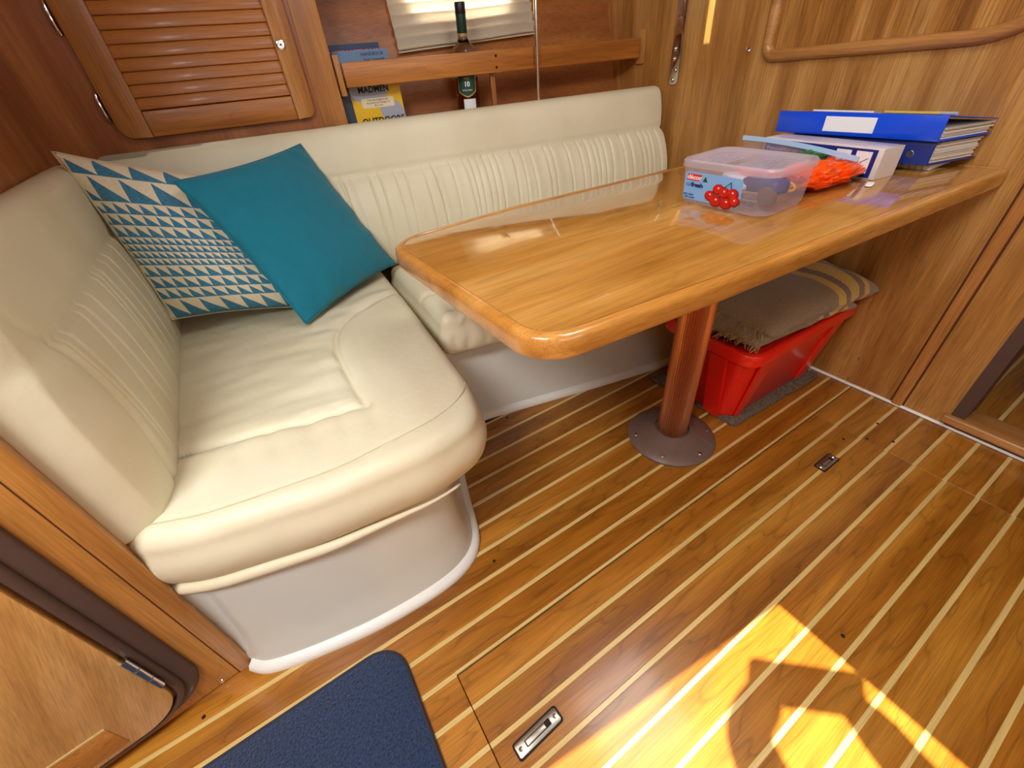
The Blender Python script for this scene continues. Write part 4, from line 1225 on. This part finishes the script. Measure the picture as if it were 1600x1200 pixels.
fr = pyd('fringe', V, F, plain('fringe_wool', (178, 156, 112), 0.95, var=0.25, vscale=90), bk_)
fr['kind'] = 'stuff'

matp = round_poly([(-0.066, 0.512), (-0.72, 0.502), (-0.72, 0.03), (-0.075, 0.03)], [0.065, 0.06, 0.05, 0.05], 10)
mt = thing('floor_mat', (-0.35, 0.27, 0.0), 'navy blue carpet mat with bound edge on the sole', 'mat')
mp2 = resample(matp[::1], 140)
area = sum(mp2[i - 1].x * mp2[i].y - mp2[i].x * mp2[i - 1].y for i in range(len(mp2)))
if area < 0: mp2 = mp2[::-1]
layered('pile', mp2, [(0.004, 0.0006), (0.004, 0.0075), (0.008, 0.009)], M_NAVY, mt)
tube('binding', [(p.x, p.y, 0.0048) for p in offset_poly(mp2, 0.003)], 0.0048, M_NAVYB, mt, 8, closed=True)

# ------------------------------------------------------------------ things on the table
ZP = ZT + 0.0002
def crate(name, poly_b, poly_t, z0, z1, wall, mat, par):
    pass
plas = None
def plastic():
    m, N, L, b = newmat('translucent_plastic')
    b.inputs['Base Color'].default_value = lin((236, 230, 240)); b.inputs['Roughness'].default_value = 0.18
    tr = N.new('ShaderNodeBsdfTransparent'); tr.inputs[0].default_value = (0.95, 0.94, 0.97, 1)
    tl = N.new('ShaderNodeBsdfTranslucent'); tl.inputs[0].default_value = lin((240, 232, 244))
    m1 = N.new('ShaderNodeMixShader'); m1.inputs[0].default_value = 0.35
    L.new(b.outputs[0], m1.inputs[1]); L.new(tl.outputs[0], m1.inputs[2])
    ms = N.new('ShaderNodeMixShader'); ms.inputs[0].default_value = 0.62
    L.new(m1.outputs[0], ms.inputs[1]); L.new(tr.outputs[0], ms.inputs[2])
    L.new(ms.outputs[0], N['Material Output'].inputs[0])
    return m
def plastic2(name, mixv):
    m = plastic(); m.name = name
    m.node_tree.nodes['Mix Shader.001'].inputs[0].default_value = mixv
    return m
M_PLAS = plastic2('clear_tub_plastic', 0.72); M_PLID = plastic2('clear_lid_plastic', 0.6); M_FILM = plastic2('clear_film', 0.72)
fc = thing('food_container', (0.955, 0.575, ZP), 'clear plastic food container with tomato label, holding cutlery, on the table', 'container')
def fp(i): return round_poly([(0.868 + i, 0.462 + i), (1.045 - i, 0.468 + i), (1.052 - i, 0.702 - i), (0.872 + i, 0.690 - i)], 0.03, 6)
def fl_(spec, nm, mat, par, caps=(True, False)):
    V = []; F = []
    for (i, z) in spec:
        P = fp(i); n = len(P); V += [Vector((p.x, p.y, z)) for p in P]
    for l in range(len(spec) - 1):
        for k in range(n): F.append((l * n + k, l * n + (k + 1) % n, (l + 1) * n + (k + 1) % n, (l + 1) * n + k))
    if caps[0]: F.append(tuple(reversed(range(n))))
    if caps[1]: F.append(tuple((len(spec) - 1) * n + k for k in range(n)))
    return smooth_by_angle(pyd(nm, V, F, mat, par), 40)
tub = fl_([(0.018, ZP + 0.0015), (0.010, ZP + 0.002), (0.007, ZP + 0.008), (0.003, 0.791)], 'tub', M_PLAS, fc)
ld_ = fl_([(0.003, 0.785), (0.0, 0.787), (0.0, 0.797), (0.003, 0.801), (0.009, 0.801), (0.014, 0.795), (0.018, 0.794)], 'lid', M_PLID, fc, (False, True))
for k in range(22):
    y = 0.49 + k * 0.0085
    if 10 <= k <= 12: continue
    box('lid_rib', 0.895, 1.02, y, y + 0.0028, 0.794, 0.7955, M_PLID, ld_)
# label on the side facing the camera
nx_ = Vector((-(0.791 - ZP - 0.008), 0, -0.015)).normalized()
eyl = Vector((0.004 / 0.228, -1, 0)).normalized() if False else Vector((-0.0175, -1, 0)).normalized()
upl = Vector((-0.055, 0, 1)).normalized(); upl = (upl - eyl * upl.dot(eyl)).normalized()
nl = eyl.cross(upl)
if nl.x > 0: nl = -nl
LBM = frame3((0.8772, 0.668, ZP + 0.013), eyl, upl, nl) @ Matrix.Diagonal((1.36, 1.12, 1.0, 1.0))
lb = slab('label', rrect(0.0, -0.002, 0.105, 0.050, 0.006), 0.0006, 0.0012, plain('label_blue', (132, 184, 240), 0.4), fc, M=LBM)
slab('logo_badge', [Vector(p) for p in ((0.004, 0.034), (0.029, 0.034), (0.033, 0.046), (0.006, 0.046))], 0.0012, 0.0015, plain('logo_red', (224, 40, 34), 0.4), lb, M=LBM)
text('logo_text', 'décor', 0.0115, LBM @ Matrix.Translation((0.0185, 0.040, 0.0017)), M_WHITE, lb, bold=0.0003, shear=0.1)
slab('triangle_mark', [Vector(p) for p in ((0.035, 0.0345), (0.044, 0.0345), (0.0395, 0.0445))], 0.0012, 0.0015, plain('mark_green', (20, 84, 44), 0.5), lb, M=LBM)
text('brand_text', 'tell', 0.0105, LBM @ Matrix.Translation((0.010, 0.0265, 0.0015)), plain('print_blue_light', (60, 110, 190), 0.5), lb)
text('brand_text', 'fresh', 0.0112, LBM @ Matrix.Translation((0.0255, 0.0265, 0.0015)), plain('print_navy', (24, 30, 110), 0.5), lb, bold=0.0004)
text('small_print', 'BPA FREE', 0.0048, LBM @ Matrix.Translation((0.011, 0.0075, 0.0015)), plain('print_navy', (24, 30, 110)), lb)
text('small_print', '100% airtight', 0.0040, LBM @ Matrix.Translation((0.013, 0.0025, 0.0015)), plain('print_navy', (24, 30, 110)), lb)
tomr = plain('tomato_print', (206, 34, 24), 0.3, var=0.25, vscale=90); tomd = plain('tomato_print_dark', (158, 20, 16), 0.3)
for (a, c_, r) in ((0.052, 0.012, 0.0105), (0.064, 0.0045, 0.012), (0.083, 0.004, 0.012), (0.066, 0.026, 0.0105), (0.077, 0.022, 0.0105), (0.092, 0.022, 0.011), (0.097, 0.010, 0.010)):
    r *= 0.9; k_ = len(lb.children) * 0.00012
    lathe('tomato_picture', [(0, 0.0017 + k_), (r, 0.0015 + k_), (r, 0.0012)], tomd, lb, 20, M=LBM @ Matrix.Translation((a, c_, 0.0)))
    lathe('tomato_picture', [(0, 0.0024 + k_), (r * 0.6, 0.0022 + k_), (r * 0.86, 0.0014 + k_)], tomr, lb, 20, M=LBM @ Matrix.Translation((a - r * 0.08, c_ + r * 0.1, 0.0)))
    lathe('tomato_shine', [(0, 0.0027 + k_), (r * 0.16, 0.0025 + k_)], M_WHITE, lb, 8, M=LBM @ Matrix.Translation((a + r * 0.1, c_ + r * 0.35, 0.0)))
tube('stalk_picture', [LBM @ Vector(p) for p in ((0.056, 0.02, 0.0024), (0.060, 0.026, 0.0026), (0.078, 0.033, 0.0026), (0.086, 0.042, 0.0022))], 0.0008, plain('mark_green', (20, 84, 44)), lb, 5)
tube('stalk_picture', [LBM @ Vector(p) for p in ((0.086, 0.042, 0.0022), (0.088, 0.032, 0.0028), (0.086, 0.018, 0.0028))], 0.0008, plain('mark_green', (20, 84, 44)), lb, 5)

# contents of the container
zc = ZP + 0.0045
def spoon(x, y, ang, tilt, ln, lab, tines=False):
    M = Matrix.Translation((x, y, zc + 0.004)) @ Matrix.Rotation(ang, 4, 'Z') @ Matrix.Rotation(tilt, 4, 'Y')
    t = thing('fork' if tines else 'spoon', tuple(M.translation), lab, 'cutlery')
    tube('handle', [M @ Vector(p) for p in ((-ln / 2, 0, 0), (-ln * 0.2, 0, 0.002), (ln * 0.2, 0, 0.003), (ln * 0.3, 0, 0.001))], 0.0026, M_CHROME, t, 8)
    if not tines:
        lathe('bowl', [(0, -0.005), (0.007, -0.004), (0.0125, 0.001), (0.013, 0.0015), (0.012, 0.002), (0.006, -0.002), (0, -0.003)], M_CHROME, t, 20, M=M @ Matrix.Translation((ln * 0.39, 0, 0.002)) @ Matrix.Scale(1.5, 4, (1, 0, 0)))
    else:
        for k in range(4):
            tube('tine', [M @ Vector(p) for p in ((ln * 0.28, -0.002 + 0.001 * k, 0.001), (ln * 0.34, -0.008 + 0.0053 * k, -0.001), (ln * 0.5, -0.008 + 0.0053 * k, 0.002))], 0.0013, M_CHROME, t, 6)
spoon(0.912, 0.575, 1.52, -0.03, 0.13, 'steel spoon lying nearest the label side inside the clear container')
spoon(0.938, 0.56, 1.75, 0.06, 0.13, 'steel fork lying in the clear container', True)
spoon(0.962, 0.60, 1.35, -0.10, 0.12, 'steel spoon tilted against the far side inside the clear container')
cs = tag(box('spectacle_case', -0.055, 0.055, -0.02, 0.02, -0.012, 0.016, M_BLUED, None, 0.009, 3, M=Matrix.Translation((0.958, 0.53, zc + 0.036)) @ Matrix.Rotation(1.15, 4, 'Z') @ Matrix.Rotation(0.12, 4, 'Y')), 'navy blue case lying on the cutlery in the clear container', 'case')
tag(slab('brown_disc', resample([Vector((0.02 * math.cos(a / 12 * math.pi), 0.02 * math.sin(a / 12 * math.pi))) for a in range(24)], 24), -0.004, 0.004, plain('brown_leather', (92, 54, 46), 0.5), None, 0.0015, M=Matrix.Translation((0.925, 0.500, zc + 0.024)) @ Matrix.Rotation(1.35, 4, 'Y')), 'brown round leather disc at the front corner inside the container', 'disc')
cl = [(0.992 + 0.02 * math.cos(a / 16 * 2 * math.pi), 0.50 + 0.013 * math.sin(a / 16 * 2 * math.pi), zc + 0.033 + 0.006 * math.sin(a / 8 * math.pi)) for a in range(16)]
tag(tube('rubber_ring', cl, 0.003, plain('yellow_rubber', (230, 190, 60), 0.5), None, 8, True), 'yellow rubber ring beside the navy case in the container', 'ring')
tag(box('white_packet', -0.04, 0.04, -0.022, 0.022, 0, 0.010, M_WHITE, None, 0.004, M=Matrix.Translation((0.98, 0.60, zc + 0.030)) @ Matrix.Rotation(1.3, 4, 'Z') @ Matrix.Rotation(-0.2, 4, 'Y')), 'small white packet on top of the cutlery inside the container', 'packet')
pk = [(0.0, 0)] 
tag(box('pink_pouch', -0.05, 0.05, -0.012, 0.012, 0, 0.045, plain('pink_cloth', (232, 120, 116), 0.7), None, 0.009, 3, M=Matrix.Translation((1.006, 0.585, zc + 0.012)) @ Matrix.Rotation(1.57, 4, 'Z')), 'pink cloth pouch along the far wall inside the container', 'pouch')

# crumpled bags
def crumple(name, cx, cy, rx, ry, h, mat, ang, amp, fr_, label, cat, z0=ZP, seed=0.0):
    bm = bmesh.new(); bmesh.ops.create_icosphere(bm, subdivisions=5, radius=1.0)
    for v in bm.verts:
        p = v.co.copy()
        d = 1 + amp * (noise.noise(p * fr_ + Vector((seed, 0, 0))) + 0.6 * abs(noise.noise(p * fr_ * 2.3 + Vector((0, seed, 0)))) )
        sx = abs(p.x) ** 0.8 * (1 if p.x > 0 else -1); sy = abs(p.y) ** 0.8 * (1 if p.y > 0 else -1)
        q = Vector((sx * rx * d, sy * ry * d, (p.z * 0.5 + 0.5) * h * d))
        c, s = math.cos(ang), math.sin(ang)
        v.co = Vector((cx + q.x * c - q.y * s, cy + q.x * s + q.y * c, z0 + max(0.0008, q.z)))
    o = bmo(name, bm, mat, None, False)
    smooth_by_angle(o, 25)
    return tag(o, label, cat)
M_ORBAG = plain('orange_bag', (246, 84, 8), 0.25, coat=0.3, var=0.12, vscale=60)
M_GRBAG = plain('green_packet', (14, 96, 40), 0.3, coat=0.3, var=0.3, vscale=50)
crumple('plastic_bag', 1.178, 0.535, 0.105, 0.058, 0.044, M_ORBAG, -0.12, 0.38, 2.6, 'crumpled bright orange plastic bag behind the clear container', 'bag', seed=3.0)
crumple('foil_packet', 1.175, 0.592, 0.085, 0.030, 0.026, M_GRBAG, -0.15, 0.35, 3.4, 'crumpled green packet lying on the orange bag', 'packet', z0=ZP + 0.036, seed=8.0)
zb = thing('zip_bag', (1.25, 0.62, ZP), 'clear zip bag with pale blue sealing strip leaning on the carton', 'bag')
zl = [Vector((1.232, 0.775, 0.789)), Vector((1.238, 0.70, 0.786)), Vector((1.244, 0.60, 0.777)), Vector((1.252, 0.49, 0.760))]
zl = [v for v in catmull(zl, 6)]
tube('zip_strip', zl, 0.004, plain('pale_blue_strip', (172, 206, 240), 0.4), zb, 4, prof=[(-0.003, -0.005), (0.003, -0.005), (0.003, 0.005), (-0.003, 0.005)], nrm=(0, 0, 1))
V = []; F = []; n = len(zl); K = 9
for i, v in enumerate(zl):
    for k in range(K):
        s = k / (K - 1)
        V.append(Vector((v.x + 0.035 * s + 0.008 * fbm(i * 0.5, s * 4, 2) * s, v.y + 0.006 * fbm(i * .4, s * 3, 7) * s, v.z * (1 - s) + (ZP + 0.002) * s)))
for i in range(n - 1):
    for k in range(K - 1): F.append((i * K + k, (i + 1) * K + k, (i + 1) * K + k + 1, i * K + k + 1))
o = pyd('film', V, F, M_FILM, zb, smooth=True)
o.modifiers.new('thick', 'SOLIDIFY').thickness = 0.0006
tagp = round_poly([(-0.02, -0.007), (0.02, -0.007), (0.02, 0.007), (-0.02, 0.007)], 0.0069, 6)
tag(slab('price_tag', tagp, 0.0, 0.0025, M_WHITE, None, 0.0006, M=Matrix.Translation((1.252, 0.448, ZP + 0.001)) @ Matrix.Rotation(0.25, 4, 'Z')), 'small white oval tag lying in front of the carton', 'tag')

# carton
ct = thing('carton', (1.352, 0.615, ZP), 'navy and white printed carton under the upper blue binder', 'carton')
CB = [Vector((1.299, 0.462)), Vector((1.372, 0.452)), Vector((1.412, 0.762)), Vector((1.338, 0.772))]
slab('carton_body', CB, ZP, 0.7765, plain('carton_white', (226, 218, 214), 0.35, coat=0.4, var=0.04), ct, 0.0015)
ey_ = Vector((CB[0].x - CB[3].x, CB[0].y - CB[3].y, 0)); cl_ = ey_.length; ey_.normalize()
CM = frame3((CB[3].x, CB[3].y, ZP), ey_, (0, 0, 1), ey_.cross(Vector((0, 0, 1))))
navyp = plain('carton_navy', (30, 40, 122), 0.4)
fpn = box('front_panel', 0.002, cl_ - 0.012, 0.003, 0.063, 0.0, 0.0006, navyp, ct, M=CM)
for (a, w_) in ((0.206, 0.036), (0.254, 0.036)):
    box('picture_panel', a, a + w_, 0.012, 0.058, 0.0006, 0.0009, M_WHITE, fpn, M=CM)
    tube('drawing_line', [CM @ Vector((a + 0.006, 0.028, 0.0010)), CM @ Vector((a + w_ - 0.006, 0.044, 0.0010))], 0.0008, M_BLACK, fpn, 5)
    lathe('drawing_dot', [(0, 0.0014), (0.003, 0.0012), (0.0034, 0.0009)], M_BLACK, fpn, 10, M=CM @ Matrix.Translation((a + 0.008, 0.030, 0)))
lb2 = plain('print_pale_blue', (170, 190, 230), 0.5)
for k, (a, s) in enumerate(((0.035, 'Premium'), (0.085, 'Office paper'), (0.165, 'Made for\neveryday use'))):
    text('carton_print', s, 0.013 if k < 2 else 0.010, CM @ Matrix.Translation((a, 0.042, 0.0009)), lb2 if k != 1 else gold, fpn)
box('top_print', 0.03, cl_ - 0.05, 0.0, 0.03, 0.0, 0.0003, plain('lilac_print', (196, 180, 206), 0.4), ct, M=frame3((CB[3].x + 0.012, CB[3].y, 0.7766), ey_, (0.99, -0.13, 0), (0, 0, 1)))

# binders and notebook
def binder(name, x0, x1, y0, y1, z0, z1, cover, label, npages, ang=0.0, spread=0.0):
    SH = Matrix.Identity(4); SH[1][0] = -0.28      # covers pushed askew
    M = Matrix.Translation((x0, 0, 0)) @ SH @ Matrix.Translation((-x0, 0, 0))
    t = thing(name, ((x0 + x1) / 2, (y0 + y1) / 2, z0), label, 'binder')
    box('cover_board', x0, x1, y0, y1, z0, z0 + 0.0025, cover, t, 0.001, M=M)
    SL = Matrix.Translation((x0, 0, z1)) @ Matrix.Rotation(spread, 4, 'Y') @ Matrix.Translation((-x0, 0, -z1))
    box('cover_board', x0, x1, y0, y1, z1 - 0.0025, z1, cover, t, 0.001, M=M @ SL)
    sp = box('spine', x0 - 0.0025, x0, y0, y1, z0 + 0.0004, z1 - 0.0004, cover, t, 0.001, M=M)
    random.seed(len(label))
    zz = z0 + 0.004; k = 0
    zmax = z1 - math.sin(spread) * (x1 - x0)
    while zz < zmax - 0.006:
        th = random.uniform(0.0012, 0.0045); th = min(th, zmax - 0.004 - zz)
        m = random.choice((M_PAPER, M_PAPER, M_WHITE, plain('paper_grey', (196, 186, 172), 0.8)))
        box('page_stack', x0 + 0.012, x1 - random.uniform(0.002, 0.012), y0 + random.uniform(0.001, 0.010), y1 - random.uniform(0.004, 0.012), zz, zz + th * 0.93, m, t, M=M)
        zz += th + random.uniform(0, 0.0008)
    return t, sp, M
b1_, sp, M = binder('ring_binder', 1.418, 1.578, 0.408, 0.795, 0.7785, 0.831, M_BLUEP, 'bright blue ring binder with white spine label, top of the pile', 6, 0.0, 0.13)
box('spine_label', 1.418 - 0.0032, 1.418 - 0.0024, 0.545, 0.665, 0.788, 0.822, M_WHITE, sp, M=M)
b2_, sp, M = binder('ring_binder', 1.432, 1.582, 0.412, 0.745, 0.7255, 0.7775, M_BLUED, 'dark blue ring binder half hidden below the upper binder', 5)
lathe('finger_hole', [(0.0, 0.0004), (0.0035, 0.0004), (0.007, 0.0008), (0.008, 0.0)], M_STEEL, sp, 20, M=frame3((1.4294, 0.455, 0.748), (0, -1, 0), (0, 0, 1), (-1, 0, 0)))
nb = thing('spiral_notebook', (1.52, 0.57, ZP), 'spiral-bound notebook lying at the bottom of the binder pile', 'notebook')
box('page_block', 1.46, 1.583, 0.412, 0.74, ZP + 0.001, ZP + 0.0105, M_PAPER, nb)
box('cover', 1.457, 1.584, 0.410, 0.742, ZP + 0.0105, ZP + 0.0125, M_WHITE, nb)
for k in range(22):
    y = 0.425 + k * 0.0142
    tube('wire_ring', [(1.458 + 0.0062 * math.cos(a / 10 * 2 * math.pi), y, ZP + 0.0072 + 0.0062 * math.sin(a / 10 * 2 * math.pi)) for a in range(10)], 0.0011, M_STEEL, nb, 5, True)
# loose papers and a pencil on the top binder
tag(box('loose_papers', -0.05, 0.05, -0.07, 0.07, 0, 0.004, M_PAPER, None, M=Matrix.Translation((1.505, 0.66, 0.8208)) @ Matrix.Rotation(0.13, 4, 'Y') @ Matrix.Rotation(0.2, 4, 'Z')), 'small pile of white papers on the upper binder', 'papers')
pc = thing('pencil', (1.52, 0.50, 0.819), 'yellow pencil with grey end lying on the upper binder', 'pencil')
p0, p1, p2 = Vector((1.545, 0.585, 0.8190)), Vector((1.507, 0.455, 0.8240)), Vector((1.497, 0.420, 0.8252))
tube('shaft', [p0, p1], 0.0036, plain('pencil_yellow', (228, 196, 90), 0.4), pc, 6)
tube('ferrule', [p1, p2], 0.0036, plain('ferrule_grey', (190, 186, 180), 0.4), pc, 12)

# ------------------------------------------------------------------ figure added above the ceiling to cast the camera holder's shadow
def from_shadow(fx, fy, z): return Vector((fx - 0.55 * z, fy + 0.02 * z, z))
def person():
    J = {}
    def a(n, p, r): J[n] = (Vector(p), r)
    a('hips', from_shadow(0.34, -0.85, 2.10), 0.15); a('waist', from_shadow(0.34, -0.75, 2.28), 0.125); a('chest', from_shadow(0.36, -0.66, 2.48), 0.14)
    a('neck', from_shadow(0.38, -0.60, 2.66), 0.055); a('head', from_shadow(0.40, -0.56, 2.76), 0.085); a('crown', from_shadow(0.41, -0.55, 2.87), 0.075)
    a('shL', from_shadow(0.24, -0.52, 2.56), 0.065); a('elL', from_shadow(0.33, -0.20, 2.32), 0.056); a('wrL', from_shadow(0.405, -0.015, 2.20), 0.040); a('haL', from_shadow(0.475, 0.020, 2.15), 0.042)
    a('shR', from_shadow(0.50, -0.68, 2.56), 0.065); a('elR', from_shadow(0.56, -0.36, 2.32), 0.056); a('wrR', from_shadow(0.595, -0.17, 2.20), 0.040); a('haR', from_shadow(0.615, -0.11, 2.15), 0.042)
    a('knL', from_shadow(0.10, -0.56, 2.20), 0.075); a('ftL', from_shadow(0.06, -0.50, 1.95), 0.05); a('knR', from_shadow(0.62, -0.72, 2.20), 0.075); a('ftR', from_shadow(0.64, -0.68, 1.95), 0.05)
    ed = [('hips', 'waist'), ('waist', 'chest'), ('chest', 'neck'), ('neck', 'head'), ('head', 'crown'), ('chest', 'shL'), ('shL', 'elL'), ('elL', 'wrL'), ('wrL', 'haL'), ('chest', 'shR'), ('shR', 'elR'), ('elR', 'wrR'), ('wrR', 'haR'), ('hips', 'knL'), ('knL', 'ftL'), ('hips', 'knR'), ('knR', 'ftR')]
    # fingers closing on the phone
    for s, h in (('L', J['haL'][0]), ('R', J['haR'][0])):
        tow = (J['haR'][0] - J['haL'][0]).normalized() * (1 if s == 'L' else -1)
        for k in range(5):
            b_ = h + Vector((0, 0, 0.03 - 0.016 * k)); t_ = b_ + tow * (0.035 if k else 0.03) + Vector((0.02, 0.028, 0)) * (1 if k else -0.6)
            a('f%s%d' % (s, k), t_, 0.009); ed.append(('ha' + s, 'f%s%d' % (s, k)))
    names = list(J)
    me = bpy.data.meshes.new('person')
    me.from_pydata([tuple(J[n][0]) for n in names], [(names.index(p), names.index(q)) for p, q in ed], [])
    o = link('person', me, plain('dark_clothing', (52, 60, 82), 0.8))
    sk = o.modifiers.new('skin', 'SKIN')
    for i, n in enumerate(names):
        me.skin_vertices[0].data[i].radius = (J[n][1], J[n][1]); me.skin_vertices[0].data[i].use_root = (n == 'hips')
    o.modifiers.new('sub', 'SUBSURF').levels = 2; o.modifiers['sub'].render_levels = 2
    return tag(o, 'dark figure with raised arms, added above the ceiling to cast a shadow', 'person')
person_o = person()
pa, pb_ = from_shadow(0.492, 0.042, 2.15), from_shadow(0.645, -0.095, 2.15)
ax = (pb_ - pa).normalized(); nv = Vector((0.40, 0.70, -0.6)); nv = (nv - ax * nv.dot(ax)).normalized(); up_ = nv.cross(ax)
PHM = frame3(pa, ax, up_, nv)
ph = thing('phone', tuple(pa), 'black phone added above the ceiling to shape the cast shadow', 'phone')
slab('phone_body', rrect(0.0, -0.043, (pb_ - pa).length, 0.043, 0.010), -0.004, 0.004, plain('black_glass', (14, 14, 18), 0.2), ph, 0.0012, M=PHM)
lathe('lens', [(0, 0.007), (0.007, 0.007), (0.008, 0.004)], M_STEEL, ph, 20, M=PHM @ Matrix.Translation((0.02, 0.022, 0)))

# ------------------------------------------------------------------ groups of alike things
GROUPS = {'book': 'books on the shelf behind the settee', 'ring_binder': 'blue binders piled on the table', 'throw_pillow': 'throw pillows in the settee corner',
          'seat_cushion': 'cream leather seat cushions', 'back_cushion': 'cream leather back cushions', 'spoon': 'cutlery in the clear container', 'fork': 'cutlery in the clear container'}
for o in COL.objects:
    k = o.name.split('.')[0]
    if o.parent is None and k in GROUPS: o['group'] = GROUPS[k]
